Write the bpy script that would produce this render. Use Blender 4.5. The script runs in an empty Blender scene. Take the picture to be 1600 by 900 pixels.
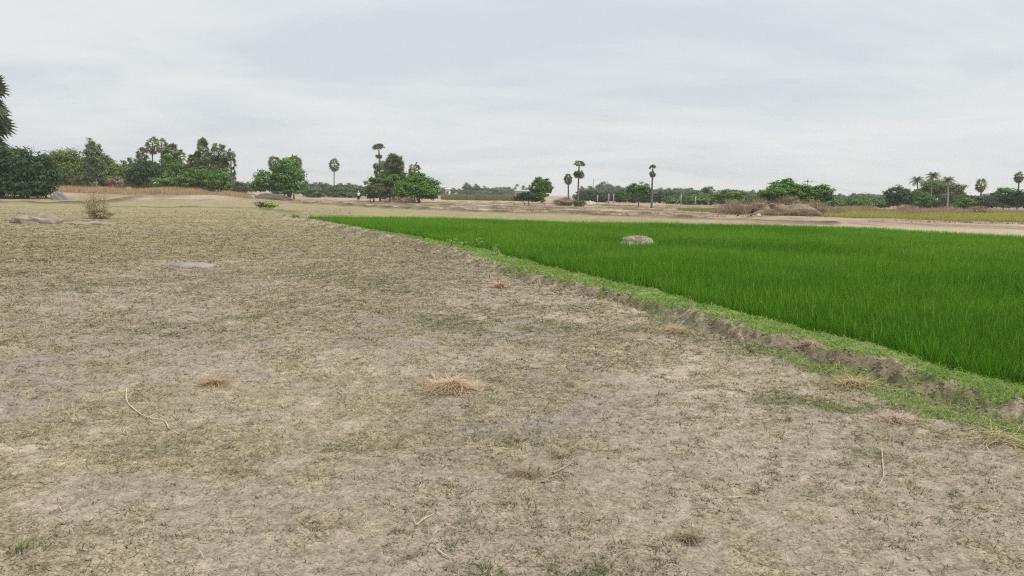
import bpy, math, random
import numpy as np
from mathutils import Vector, Matrix

random.seed(11)
rng = np.random.default_rng(11)
scene = bpy.context.scene
COL = scene.collection
PI = math.pi

# ------------------------------------------------------------------ camera
F = 1250.0; CX, CY = 800.0, 450.0
CAMH = 1.6
ROLL = math.radians(0.9)
PITCH = math.atan(146.2 / F)
RM = Matrix.Rotation(math.radians(90) - PITCH, 3, 'X') @ Matrix.Rotation(ROLL, 3, 'Z')
cam_d = bpy.data.cameras.new('camera')
cam_d.sensor_width = 36.0
cam_d.lens = F / 1600 * 36.0
cam_d.clip_start = 0.05; cam_d.clip_end = 12000
cam = bpy.data.objects.new('camera', cam_d); COL.objects.link(cam)
cam.matrix_world = Matrix.Translation((0, 0, CAMH)) @ RM.to_4x4()
scene.camera = cam

def ray(px, py):
    return RM @ Vector(((px - CX) / F, -(py - CY) / F, -1.0))
def world(px, py, Y):
    d = ray(px, py); t = Y / d.y
    return Vector((d.x * t, Y, CAMH + d.z * t))
def gp(px, py, z=0.0):
    d = ray(px, py); t = (z - CAMH) / d.z
    return (d.x * t, d.y * t)

# ------------------------------------------------------------------ noise
def _hash(ix, iy, seed):
    h = (ix.astype(np.int64) * 374761393 + iy.astype(np.int64) * 668265263 + seed * 1274126177) & 0x7fffffff
    h = ((h ^ (h >> 13)) * 1274126177) & 0x7fffffff
    return ((h ^ (h >> 16)) & 0xffff) / 65535.0
def vnoise(x, y, seed=0):
    ix = np.floor(x); iy = np.floor(y); fx = x - ix; fy = y - iy
    ux = fx * fx * fx * (fx * (fx * 6 - 15) + 10); uy = fy * fy * fy * (fy * (fy * 6 - 15) + 10)
    a = _hash(ix, iy, seed); b = _hash(ix + 1, iy, seed); c = _hash(ix, iy + 1, seed); d = _hash(ix + 1, iy + 1, seed)
    return ((a * (1 - ux) + b * ux) * (1 - uy) + (c * (1 - ux) + d * ux) * uy) * 2 - 1
def fbm(x, y, seed=0, o=4, gain=0.5):
    v = np.zeros_like(x, dtype=float); a = 1.0; s = 0.0; c, sn = math.cos(0.6), math.sin(0.6)
    for k in range(o):
        v += a * vnoise(x + 17.3 * k, y - 9.1 * k, seed + k); s += a
        x, y = (x * c - y * sn) * 2.03, (x * sn + y * c) * 2.03; a *= gain
    return v / s * 1.6
def sstep(a, b, x):
    t = np.clip((x - a) / (b - a), 0, 1); return t * t * (3 - 2 * t)

# ------------------------------------------------------------------ polylines on the ground
def poly_dist(P, x, y):
    """signed distance to polyline (positive on its right-hand side), and arc length of the nearest point"""
    best = np.full(x.shape, 1e9); sd = np.zeros(x.shape); tt = np.zeros(x.shape); acc = 0.0
    for i in range(len(P) - 1):
        ax, ay = P[i]; bx, by = P[i + 1]; dx, dy = bx - ax, by - ay; L = math.hypot(dx, dy)
        u = np.clip(((x - ax) * dx + (y - ay) * dy) / (L * L), 0, 1)
        ex = x - ax - u * dx; ey = y - ay - u * dy; dd = np.sqrt(ex * ex + ey * ey)
        m = dd < best
        sgn = np.where(dx * (y - ay) - dy * (x - ax) > 0, -1.0, 1.0)
        best = np.where(m, dd, best); sd = np.where(m, dd * sgn, sd); tt = np.where(m, acc + u * L, tt); acc += L
    return sd, tt
def in_poly(P, x, y):
    r = np.zeros(x.shape, bool); n = len(P)
    for i in range(n):
        ax, ay = P[i]; bx, by = P[(i + 1) % n]
        c = ((ay > y) != (by > y))
        with np.errstate(divide='ignore', invalid='ignore'):
            xi = (bx - ax) * (y - ay) / (by - ay + 1e-12) + ax
        r ^= c & (x < xi)
    return r

BZ = 0.125
rice_px = [(456, 337.5), (500, 343.5), (585, 359), (650, 369), (725, 383), (775, 394), (800, 402), (920, 431), (1027, 453), (1107, 478),
           (1187, 493), (1253, 514), (1338, 531), (1399, 549), (1479, 578), (1543, 590), (1600, 599), (1760, 640), (2100, 720)]
edge_px = [(450, 338), (530, 350), (585, 362), (660, 377), (712, 390), (775, 412), (800, 420), (920, 446), (1000, 468), (1059, 482), (1096, 494),
           (1160, 510), (1227, 524), (1303, 546), (1399, 567), (1437, 580), (1490, 601), (1543, 615), (1600, 630), (1760, 675), (2100, 765)]
foot_px = [(475, 349), (575, 370), (625, 382), (695, 402), (750, 420), (800, 432), (920, 465), (1053, 500), (1139, 529), (1213, 553),
           (1277, 572), (1325, 588), (1383, 603), (1463, 631), (1543, 655), (1600, 670), (1760, 715), (2100, 810)]
RICE = [gp(a, b, BZ) for a, b in rice_px]
EDGE = [gp(a, b, BZ) for a, b in edge_px]
FOOT = [gp(a, b, 0.0) for a, b in foot_px]
FAR_px = [(458, 333.2), (680, 336.5), (900, 342.5), (1160, 346.5), (1360, 351.5), (1600, 364.5), (2000, 385)]
FAR = [gp(a, b, 0.36) for a, b in FAR_px]
PADDY = RICE + FAR[::-1]
def _w(P):
    a = np.array(P); sd, tt = poly_dist(RICE, a[:, 0], a[:, 1]); o = np.argsort(tt)
    return tt[o], np.clip(sd[o], 0.08, None)
_te, _we = _w(EDGE); _tf, _wf = _w(FOOT)

ridges = [  # (polyline, height, width): low field banks beyond the paddy
    ([gp(470, 318), gp(600, 325), gp(720, 331), gp(900, 336), gp(1100, 343), gp(1180, 345), gp(1300, 350)], 0.30, 0.75),
    ([gp(560, 318), gp(760, 323.5), gp(900, 327), gp(1060, 331)], 0.24, 0.8),
    ([gp(500, 312), gp(800, 322), gp(1000, 327)], 0.16, 0.6),
    ([gp(620, 322), gp(900, 331.5), gp(1100, 337)], 0.2, 0.6),
    ([gp(700, 315), gp(860, 319.5), gp(1000, 323)], 0.25, 0.9),
    ([gp(180, 325), gp(300, 325), gp(400, 326), gp(470, 333)], 0.13, 0.6),
    ([gp(0, 318), gp(120, 319), gp(200, 314), gp(300, 310), gp(400, 309)], 0.28, 1.0),
]
LIVE = [None]
def ground_z(x, y, fine=True):
    x = np.asarray(x, float); y = np.asarray(y, float)
    r = np.hypot(x, y)
    z = 0.035 * fbm(x / 3.1, y / 3.1, 3, 3) * sstep(2, 6, r)
    ys = np.maximum(y, 1.0)
    z = z + 1.25 * sstep(88, 135, y) * sstep(0.28, 0.40, -x / ys)
    z = z + 0.9 * sstep(150, 260, y) * sstep(-0.35, -0.2, -x / ys) * 0.3
    for P, h, w in ridges:
        sd, tt = poly_dist(P, x, y)
        z = z + h * np.exp(-(sd / w) ** 2) * (0.8 + 0.35 * fbm(tt / 2.0, sd / 2.0, 31, 2))
    # bund beside the paddy
    sd, tt = poly_dist(RICE, x, y)
    we = np.interp(tt, _te, _we); wf = np.interp(tt, _tf, _wf)
    n = fbm(x / 0.55, y / 0.55, 41, 3)
    wf2 = wf * (1 + 0.12 * n); we2 = we * (1 + 0.16 * fbm(x / 0.8, y / 0.8, 47, 2))
    inp = in_poly(PADDY, x, y)
    bund = np.where(sd < we2, 1.0, 1 - sstep(we2, np.maximum(wf2, we2 + 0.15), sd))
    bund = np.where(inp, 1 - sstep(0.0, 0.10, np.abs(sd)), bund)
    hb = BZ + 0.02 * n
    sdf = np.abs(poly_dist(FAR, x, y)[0])
    bund = np.where(~inp & (sd < 0), 0.8 * (1 - sstep(0.1, 0.9, sdf)), bund)
    z = np.where(inp, -0.05 + (hb + 0.05) * bund, z * (1 - bund) + hb * bund)
    if fine:
        slope = np.where(inp, 0, sstep(we2 * 0.8, we2, sd) * (1 - sstep(wf2, wf2 * 1.25, sd))) * (y < 60)
        z = z + slope * (0.042 * fbm(x / 0.15, y / 0.15, 51, 3) + 0.035 * fbm(x / 0.055, y / 0.055, 53, 2))
        k = np.where(r < 40, 1.0, 0.3)
        z = z + k * (0.014 * fbm(x / 0.34, y / 0.34, 61, 3) + 0.010 * fbm(x / 0.085, y / 0.085, 67, 3)) * np.where(inp, 0.3, 1)
    return z
def gz(x, y):
    return float(ground_z(np.array([x]), np.array([y]), False)[0])

# ------------------------------------------------------------------ object helpers
def link(o, parent=None):
    COL.objects.link(o)
    if parent is not None: o.parent = parent
    return o
def tag(o, label=None, cat=None, group=None, kind=None):
    if label: o['label'] = label
    if cat: o['category'] = cat
    if group: o['group'] = group
    if kind: o['kind'] = kind
    return o
def thing(name, label, cat, loc, group=None, rz=0.0):
    o = bpy.data.objects.new(name, None); o.empty_display_size = 0.3
    o.location = loc; o.rotation_euler = (0, 0, rz)
    link(o); return tag(o, label, cat, group)
def mesh_np(name, V, faces, colors=None, smooth=False):
    """V (n,3); faces: list of (m,k) int arrays; colors (n,3) per vertex"""
    me = bpy.data.meshes.new(name)
    V = np.ascontiguousarray(V, np.float32)
    me.vertices.add(len(V)); me.vertices.foreach_set('co', V.ravel())
    idx = np.concatenate([f.ravel() for f in faces]).astype(np.int32)
    tot = np.concatenate([np.full(len(f), f.shape[1]) for f in faces]).astype(np.int32)
    st = np.concatenate([[0], np.cumsum(tot)[:-1]]).astype(np.int32)
    me.loops.add(len(idx)); me.loops.foreach_set('vertex_index', idx)
    me.polygons.add(len(tot)); me.polygons.foreach_set('loop_start', st); me.polygons.foreach_set('loop_total', tot)
    if smooth: me.polygons.foreach_set('use_smooth', np.ones(len(tot), bool))
    me.update(calc_edges=True)
    if colors is not None:
        a = me.color_attributes.new('Col', 'FLOAT_COLOR', 'POINT')
        c = np.ones((len(V), 4), np.float32); c[:, :3] = colors
        a.data.foreach_set('color', c.ravel())
    return me
def obj(name, me, mat, parent=None, loc=None):
    o = bpy.data.objects.new(name, me); me.materials.clear(); me.materials.append(mat)
    link(o, parent)
    if loc is not None: o.location = loc
    return o

class MB:
    """collects vertices, faces and vertex colours of ONE part"""
    def __init__(s): s.V = []; s.F = {}; s.C = []; s.n = 0
    def add(s, V, F, C):
        V = np.asarray(V, float).reshape(-1, 3); F = np.asarray(F, int)
        C = np.asarray(C, float); C = np.broadcast_to(C, V.shape) if C.ndim == 1 else C
        s.V.append(V); s.C.append(C); s.F.setdefault(F.shape[1], []).append(F + s.n); s.n += len(V)
    def tube(s, pts, rad, sides=7, col=(.2, .15, .1), cap=True, jit=0.0):
        pts = np.asarray(pts, float); n = len(pts); rad = np.broadcast_to(np.asarray(rad, float), (n,))
        T = np.gradient(pts, axis=0); T /= np.linalg.norm(T, axis=1)[:, None] + 1e-9
        ref = np.where(np.abs(T[:, 2:3]) > 0.9, [[1., 0, 0]], [[0, 0, 1.]])
        U = np.cross(T, ref); U /= np.linalg.norm(U, axis=1)[:, None]; W = np.cross(T, U)
        a = np.arange(sides) / sides * 2 * PI
        R = rad[:, None] * (1 + (rng.uniform(-jit, jit, (n, sides)) if jit else 0))
        V = pts[:, None, :] + R[..., None] * (np.cos(a)[None, :, None] * U[:, None, :] + np.sin(a)[None, :, None] * W[:, None, :])
        i = np.arange(n - 1)[:, None] * sides; j = np.arange(sides)[None, :]; k = (j + 1) % sides
        F = np.stack([i + j, i + k, i + sides + k, i + sides + j], -1).reshape(-1, 4)
        s.add(V.reshape(-1, 3), F, col)
        if cap:
            V2 = np.vstack([V[-1], pts[-1] + T[-1] * rad[-1] * 0.3]); jj = np.arange(sides)
            s.add(V2, np.stack([jj, (jj + 1) % sides, np.full(sides, sides)], 1), col)
    def box(s, c, d, col, rz=0.0):
        x, y, z = [v / 2 for v in d]
        V = np.array([[i, j, k] for k in (-z, z) for i, j in ((-x, -y), (x, -y), (x, y), (-x, y))])
        cc, ss = math.cos(rz), math.sin(rz)
        V = np.stack([V[:, 0] * cc - V[:, 1] * ss, V[:, 0] * ss + V[:, 1] * cc, V[:, 2]], 1) + np.array(c)
        s.add(V, [[3, 2, 1, 0], [4, 5, 6, 7], [0, 1, 5, 4], [1, 2, 6, 5], [2, 3, 7, 6], [3, 0, 4, 7]], col)
    def build(s, name, mat, parent=None, smooth=False, loc=None):
        me = mesh_np(name, np.vstack(s.V), [np.vstack(f) for f in s.F.values()], np.vstack(s.C), smooth)
        return obj(name, me, mat, parent, loc)

def blades(base, direc, length, width, droop, col0, col1, segs=2, side=None, curl=None):
    """N bent tapering grass blades / straws: arrays -> V, [quads, tris], C"""
    N = len(base); direc = direc / np.linalg.norm(direc, axis=1)[:, None]
    if side is None:
        a = rng.uniform(0, 2 * PI, N); side = np.stack([np.cos(a), np.sin(a), np.zeros(N)], 1)
    hor = direc.copy(); hor[:, 2] = 0; hor += 1e-4
    hn = hor / np.linalg.norm(hor, axis=1)[:, None]
    k = segs * 2 + 1; V = np.zeros((N, k, 3)); C = np.zeros((N, k, 3))
    for i in range(segs + 1):
        t = i / segs
        p = base + direc * (length * t)[:, None] + hn * (length * droop * t * t * 0.8)[:, None]
        p[:, 2] -= length * droop * t * t * 0.6
        if curl is not None: p = p + np.stack([-hn[:, 1], hn[:, 0], 0 * hn[:, 0]], 1) * (length * curl * t * t)[:, None]
        c = col0 * (1 - t) + col1 * t
        if i < segs:
            w = width * (1 - t * 0.55) * 0.5
            V[:, 2 * i] = p - side * w[:, None]; V[:, 2 * i + 1] = p + side * w[:, None]
            C[:, 2 * i] = c; C[:, 2 * i + 1] = c
        else:
            V[:, 2 * i] = p; C[:, 2 * i] = c
    o = (np.arange(N) * k)[:, None]; fs = []
    if segs > 1:
        q = np.concatenate([o + np.array([[2 * i, 2 * i + 1, 2 * i + 3, 2 * i + 2]]) for i in range(segs - 1)], 0); fs.append(q)
    fs.append(o + np.array([[2 * segs - 2, 2 * segs - 1, 2 * segs]]))
    return V.reshape(-1, 3), fs, C.reshape(-1, 3)
def join_blades(parts):
    V = []; Q = []; T = []; C = []; n = 0
    for v, fs, c in parts:
        V.append(v); C.append(c)
        for f in fs: (Q if f.shape[1] == 4 else T).append(f + n)
        n += len(v)
    fs = ([np.vstack(Q)] if Q else []) + ([np.vstack(T)] if T else [])
    return np.vstack(V), fs, np.vstack(C)

# ------------------------------------------------------------------ materials
def new_mat(name):
    m = bpy.data.materials.new(name); m.use_nodes = True; nt = m.node_tree; nt.nodes.clear()
    return m, nt
def N(nt, t, **kw):
    n = nt.nodes.new(t)
    for k, v in kw.items():
        if k in n.inputs.keys() if isinstance(k, str) else False: n.inputs[k].default_value = v
        else: setattr(n, k, v)
    return n
def vc_mat(name, rough=0.8, spec=0.25, transl=0.0, noise=0.0, nscale=6.0, bump=0.0, bscale=30.0, hue=None):
    m, nt = new_mat(name); L = nt.links
    out = nt.nodes.new('ShaderNodeOutputMaterial'); p = nt.nodes.new('ShaderNodeBsdfPrincipled')
    a = nt.nodes.new('ShaderNodeVertexColor'); a.layer_name = 'Col'
    p.inputs['Roughness'].default_value = rough; p.inputs['Specular IOR Level'].default_value = spec
    colout = a.outputs['Color']
    tc = nt.nodes.new('ShaderNodeTexCoord')
    if noise:
        n = nt.nodes.new('ShaderNodeTexNoise'); n.inputs['Scale'].default_value = nscale; n.inputs['Detail'].default_value = 5
        L.new(tc.outputs['Object'], n.inputs['Vector'])
        mr = nt.nodes.new('ShaderNodeMapRange'); mr.inputs[1].default_value = .3; mr.inputs[2].default_value = .7
        mr.inputs[3].default_value = 1 - noise; mr.inputs[4].default_value = 1 + noise
        L.new(n.outputs['Fac'], mr.inputs[0])
        mx = nt.nodes.new('ShaderNodeVectorMath'); mx.operation = 'SCALE'
        L.new(colout, mx.inputs[0]); L.new(mr.outputs[0], mx.inputs['Scale']); colout = mx.outputs[0]
    if bump:
        n = nt.nodes.new('ShaderNodeTexNoise'); n.inputs['Scale'].default_value = bscale; n.inputs['Detail'].default_value = 6
        L.new(tc.outputs['Object'], n.inputs['Vector'])
        b = nt.nodes.new('ShaderNodeBump'); b.inputs['Strength'].default_value = bump; b.inputs['Distance'].default_value = 0.05
        L.new(n.outputs['Fac'], b.inputs['Height']); L.new(b.outputs[0], p.inputs['Normal'])
    L.new(colout, p.inputs['Base Color'])
    if transl:
        t = nt.nodes.new('ShaderNodeBsdfTranslucent'); L.new(colout, t.inputs['Color'])
        mix = nt.nodes.new('ShaderNodeMixShader'); mix.inputs[0].default_value = transl
        L.new(p.outputs[0], mix.inputs[1]); L.new(t.outputs[0], mix.inputs[2]); L.new(mix.outputs[0], out.inputs[0])
    else:
        L.new(p.outputs[0], out.inputs[0])
    return m
M_leaf = vc_mat('leaf', .55, .25, .2)
M_frond = vc_mat('frond', .5, .35, .28)
M_bark = vc_mat('bark', .9, .1, 0, .25, 5, .6, 14)
M_grass = vc_mat('grass_blade', .75, .15, .25)
M_rice = vc_mat('rice_blade', .8, .03, .38)
M_straw = vc_mat('straw', .7, .2, .15)
M_twig = vc_mat('twig', .85, .1, 0)
M_rock = vc_mat('rock', .9, .1, 0, .22, 3.0, .7, 9)
M_conc = vc_mat('concrete', .85, .15, 0, .12, 4)
M_paint = vc_mat('limewash', .8, .15, 0, .08, 2)
M_cloth = vc_mat('cloth', .9, .05, 0, .06, 8)
M_skin = vc_mat('skin', .6, .3, 0)
M_metal = vc_mat('wire_metal', .5, .4, 0)

# ground material: vertex albedo (soil, turf, bund, fields) x fine procedural soil grain and cracks
def ground_material():
    m, nt = new_mat('dry_field_soil'); L = nt.links
    out = nt.nodes.new('ShaderNodeOutputMaterial'); p = nt.nodes.new('ShaderNodeBsdfPrincipled')
    p.inputs['Roughness'].default_value = .95; p.inputs['Specular IOR Level'].default_value = .1
    a = nt.nodes.new('ShaderNodeVertexColor'); a.layer_name = 'Col'
    tc = nt.nodes.new('ShaderNodeTexCoord')
    def noise(sc, det=6, rough=.6):
        n = nt.nodes.new('ShaderNodeTexNoise'); n.inputs['Scale'].default_value = sc; n.inputs['Detail'].default_value = det
        n.inputs['Roughness'].default_value = rough; L.new(tc.outputs['Object'], n.inputs['Vector']); return n
    def rangev(src, lo, hi, a0, a1):
        mr = nt.nodes.new('ShaderNodeMapRange'); 
        for i, v in zip((1, 2, 3, 4), (lo, hi, a0, a1)): mr.inputs[i].default_value = v
        L.new(src, mr.inputs[0]); return mr.outputs[0]
    def mul(x, y):
        q = nt.nodes.new('ShaderNodeMath'); q.operation = 'MULTIPLY'; L.new(x, q.inputs[0]); L.new(y, q.inputs[1]); return q.outputs[0]
    n1 = noise(14, 8, .65); n2 = noise(75, 5, .6); n3 = noise(3.2, 5)
    g = mul(rangev(n1.outputs['Fac'], .3, .7, .72, 1.26), rangev(n2.outputs['Fac'], .3, .7, .62, 1.34))
    g = mul(g, rangev(n3.outputs['Fac'], .3, .7, .9, 1.1))
    vo = nt.nodes.new('ShaderNodeTexVoronoi'); vo.feature = 'DISTANCE_TO_EDGE'; vo.inputs['Scale'].default_value = 7.5
    wv = nt.nodes.new('ShaderNodeVectorMath'); wv.operation = 'ADD'
    sc = nt.nodes.new('ShaderNodeVectorMath'); sc.operation = 'SCALE'; sc.inputs['Scale'].default_value = .12
    L.new(n1.outputs['Color'], sc.inputs[0]); L.new(tc.outputs['Object'], wv.inputs[0]); L.new(sc.outputs[0], wv.inputs[1])
    L.new(wv.outputs[0], vo.inputs['Vector'])
    cr = rangev(vo.outputs['Distance'], 0.0, .035, .55, 1.0)
    crm = rangev(noise(.9, 3).outputs['Fac'], .47, .6, 0, 1)
    mixc = nt.nodes.new('ShaderNodeMix'); mixc.data_type = 'FLOAT'; mixc.inputs[2].default_value = 1.0
    L.new(crm, mixc.inputs[0]); L.new(cr, mixc.inputs[3])
    g = mul(g, mixc.outputs[0])
    vs = nt.nodes.new('ShaderNodeVectorMath'); vs.operation = 'SCALE'
    L.new(a.outputs['Color'], vs.inputs[0]); L.new(g, vs.inputs['Scale'])
    L.new(vs.outputs[0], p.inputs['Base Color'])
    hh = nt.nodes.new('ShaderNodeMath'); hh.operation = 'MULTIPLY_ADD'; hh.inputs[1].default_value = .35
    L.new(n2.outputs['Fac'], hh.inputs[0]); L.new(n1.outputs['Fac'], hh.inputs[2])
    b = nt.nodes.new('ShaderNodeBump'); b.inputs['Strength'].default_value = .55; b.inputs['Distance'].default_value = .03
    L.new(hh.outputs[0], b.inputs['Height']); L.new(b.outputs[0], p.inputs['Normal'])
    L.new(p.outputs[0], out.inputs[0])
    return m

# ------------------------------------------------------------------ ground cover masks (shared by soil colour and grass)
blobs = [  # (px, py, half-width px, half-height px, amount of turf, amount of dark/green)
    (560, 508, 190, 34, .55, .5), (520, 660, 260, 40, .5, .6), (110, 622, 150, 24, .4, .5), (200, 690, 180, 24, .5, .7),
    (620, 440, 170, 26, .3, .35), (760, 700, 160, 40, .35, .45), (900, 560, 120, 30, .2, .1), (100, 545, 150, 26, .3, .1),
    (1130, 790, 130, 40, .3, .4), (700, 640, 70, 14, -.6, 0), (120, 592, 170, 8, -.7, -.3), (300, 760, 200, 40, -.15, -.1),
    (1300, 760, 220, 80, -.15, -.1), (1450, 850, 160, 60, -.2, 0), (950, 640, 170, 40, -.2, -.2), (830, 530, 60, 26, -.45, -.2),
    (1000, 600, 120, 40, -.3, 0), (60, 870, 90, 30, .4, .6), (760, 890, 60, 16, .4, .6), (290, 412, 80, 12, -.9, -.3), (550, 860, 200, 40, -.15, .0),
    (1330, 620, 60, 14, .8, 1.0), (1430, 645, 90, 14, .8, 1.0), (1560, 690, 70, 10, .7, .8), (1200, 560, 60, 12, .5, .7), (1100, 530, 50, 8, .4, .5)]
BW = []
for px, py, w, h, t, g in blobs:
    a = gp(px, py); b = gp(px + w, py); c = gp(px, py - h); d = gp(px, py + h)
    BW.append((a[0], a[1], abs(b[0] - a[0]), max(.25, (c[1] - d[1]) / 2), t * .7, g * .75))
def cover(x, y):
    r = np.hypot(x, y)
    wx = x + .5 * fbm(x / 1.3, y / 1.3, 91, 3); wy = y + .9 * fbm(x / 1.3, y / 1.3, 95, 3)
    big = fbm(wx / 3.2, wy / 4.2, 71, 3); mid = fbm(wx / .9, wy / 1.1, 73, 4); sm = fbm(x / .22, y / .22, 77, 3)
    turf = .16 + .30 * big + .42 * mid + .55 * sm
    green = -.15 + .5 * fbm(x / 1.9, y / 2.6, 81, 4) + .3 * mid + .2 * sm
    for bx, by, sx, sy, t, g in BW:
        e = np.exp(-((wx - bx) / sx) ** 2 - ((wy - by) / sy) ** 2)
        turf = turf + t * e; green = green + g * e
    left = sstep(-1.0, -9.0, x - .15 * y)
    turf = turf + .35 * sstep(9, 20, r) + .2 * left
    green = green + .12 * sstep(10, 25, r) * left
    return turf, green, mid, sm, big
def mixc(a, b, t): return a * (1 - t[:, None]) + b * t[:, None]
A = lambda *c: np.array(c, float)

def build_ground():
    r1 = np.concatenate([[0.0, .4, .8, 1.2, 1.6, 2.0], np.exp(np.arange(math.log(2.25), math.log(140), .0046))])
    r2 = np.exp(np.linspace(math.log(141), math.log(3000), 130))
    R = np.concatenate([r1, r2])
    half = math.radians(52)
    th = np.concatenate([np.arange(-half, half, math.radians(.125)), np.linspace(half, 2 * PI - half, 60)[:-1]])
    nr, nt_ = len(R), len(th)
    Rg, Tg = np.meshgrid(R, th, indexing='ij')
    x = (Rg * np.sin(Tg)).ravel(); y = (Rg * np.cos(Tg)).ravel()
    z = ground_z(x, y)
    turf, green, mid, sm, big = cover(x, y)
    r = np.hypot(x, y)
    soil = mixc(A(.34, .285, .22), A(.455, .38, .29), sstep(-.5, .6, big + .5 * mid))
    soil = mixc(soil, A(.275, .245, .205), sstep(.1, .8, fbm(x / 2.2, y / 3.0, 85, 4)) * .8)
    dry = mixc(A(.285, .245, .165), A(.38, .32, .215), sstep(-.5, .5, sm))
    grn = mixc(A(.135, .14, .08), A(.20, .20, .11), sstep(-.5, .5, sm))
    mat = mixc(dry, grn, sstep(-.1, .8, green) * .7)
    c = mixc(soil, mat, sstep(-.35, .7, turf) * .75)
    ys = np.maximum(y, 1)
    # far left short turf: yellowish olive
    olive = mixc(A(.29, .245, .125), A(.375, .305, .165), sstep(-.5, .6, mid + sm * .5))
    olive = mixc(olive, A(.30, .27, .2), sstep(.35, .9, big) * .6)
    c = mixc(c, olive, sstep(13, 30, r) * .75)
    # beyond: tan ploughed strips
    tan = mixc(A(.36, .275, .195), A(.47, .375, .275), sstep(-.5, .5, fbm(x / 9, y / 14, 101, 4)))
    tan = mixc(tan, A(.22, .165, .12), sstep(.25, .8, fbm(x / 2.5, y / 6, 103, 4)) * .7)
    sdr, _ = poly_dist(FAR + [gp(2600, 400, .42)], x, y)
    beyond = sstep(-.5, -2.0, sdr) * (y > 15)
    sd0, _ = poly_dist(ridges[0][0], x, y)
    greyl = mixc(A(.30, .25, .17), A(.36, .30, .2), sstep(-.5, .5, mid))
    leftmask = sstep(60, 80, y) * 0
    far_t = np.maximum(sstep(0, 1.5, -sd0) * (x / ys > -.27) * (y > 40), sstep(96, 106, y))
    c = mixc(c, tan, far_t * .95)
    rightbank = beyond * sstep(.18, .3, x / ys)
    c = mixc(c, tan, rightbank)
    # ridges: dark bands along the banks, offset to the near side
    for i, (P, h, w) in enumerate(ridges):
        sd, tt = poly_dist(P, x, y)
        e = np.exp(-((sd - .35 * w) / (w * .9)) ** 2) * (.55 + .45 * sstep(-.3, .4, fbm(tt / 1.5, tt * 0, 107, 3)))
        c = mixc(c, A(.10, .075, .05) if i != 5 else A(.12, .135, .055), e * .9)
    # sandy track on the left
    tr = sstep(.3, .36, -x / ys)
    # bund
    sd, tt = poly_dist(RICE, x, y); we = np.interp(tt, _te, _we); wf = np.interp(tt, _tf, _wf); inp = in_poly(PADDY, x, y)
    n = fbm(x / .3, y / .3, 111, 4)
    dirt = mixc(A(.215, .17, .118), A(.39, .32, .235), sstep(-.4, .6, n + .4 * fbm(x / .07, y / .07, 113, 2)))
    dirt = mixc(dirt, A(.13, .16, .055), sstep(.3, .9, fbm(x / .9, y / .9, 115, 3) + .2) * .4)
    near = (y < 60)
    near = near & (sd > -.12)
    k = (1 - sstep(wf * .92, wf * 1.15, sd)) * near * ~inp
    c = mixc(c, dirt, k)
    rr_ = np.hypot(x, y); fk = (1 - sstep(.1, .45, sd - wf - .3 * sstep(9, 6.5, rr_) - .15 * n)) * (sd > wf * .9) * (rr_ < 11) * (sd < 2) * ~inp * sstep(-.6, .2, fbm(x / .9, y / .9, 115, 3) + .4 * n)
    c = mixc(c, mixc(A(.12, .15, .06), A(.2, .21, .1), sstep(-.5, .5, n)), fk * .75)
    gk = (1 - sstep(we * .8, we * 1.15, sd + .12 * n)) * near * ~inp
    c = mixc(c, mixc(A(.12, .19, .04), A(.18, .25, .075), sstep(-.5, .5, n)), gk * .85)
    c = mixc(c, np.broadcast_to(A(.05, .055, .025), c.shape), inp.astype(float))
    c = c * (1 + .10 * fbm(x / .045, y / .045, 121, 2))[:, None]
    V = np.stack([x, y, z], 1)
    i = np.arange(nr - 1)[:, None] * nt_; j = np.arange(nt_)[None, :]; jn = (j + 1) % nt_
    Fq = np.stack([i + j, i + nt_ + j, i + nt_ + jn, i + jn], -1).reshape(-1, 4)[:, ::-1]
    me = mesh_np('ground', V, [Fq], np.clip(c, .01, .9), True)
    o = obj('ground', me, ground_material()); o['kind'] = 'structure'
build_ground()

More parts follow.
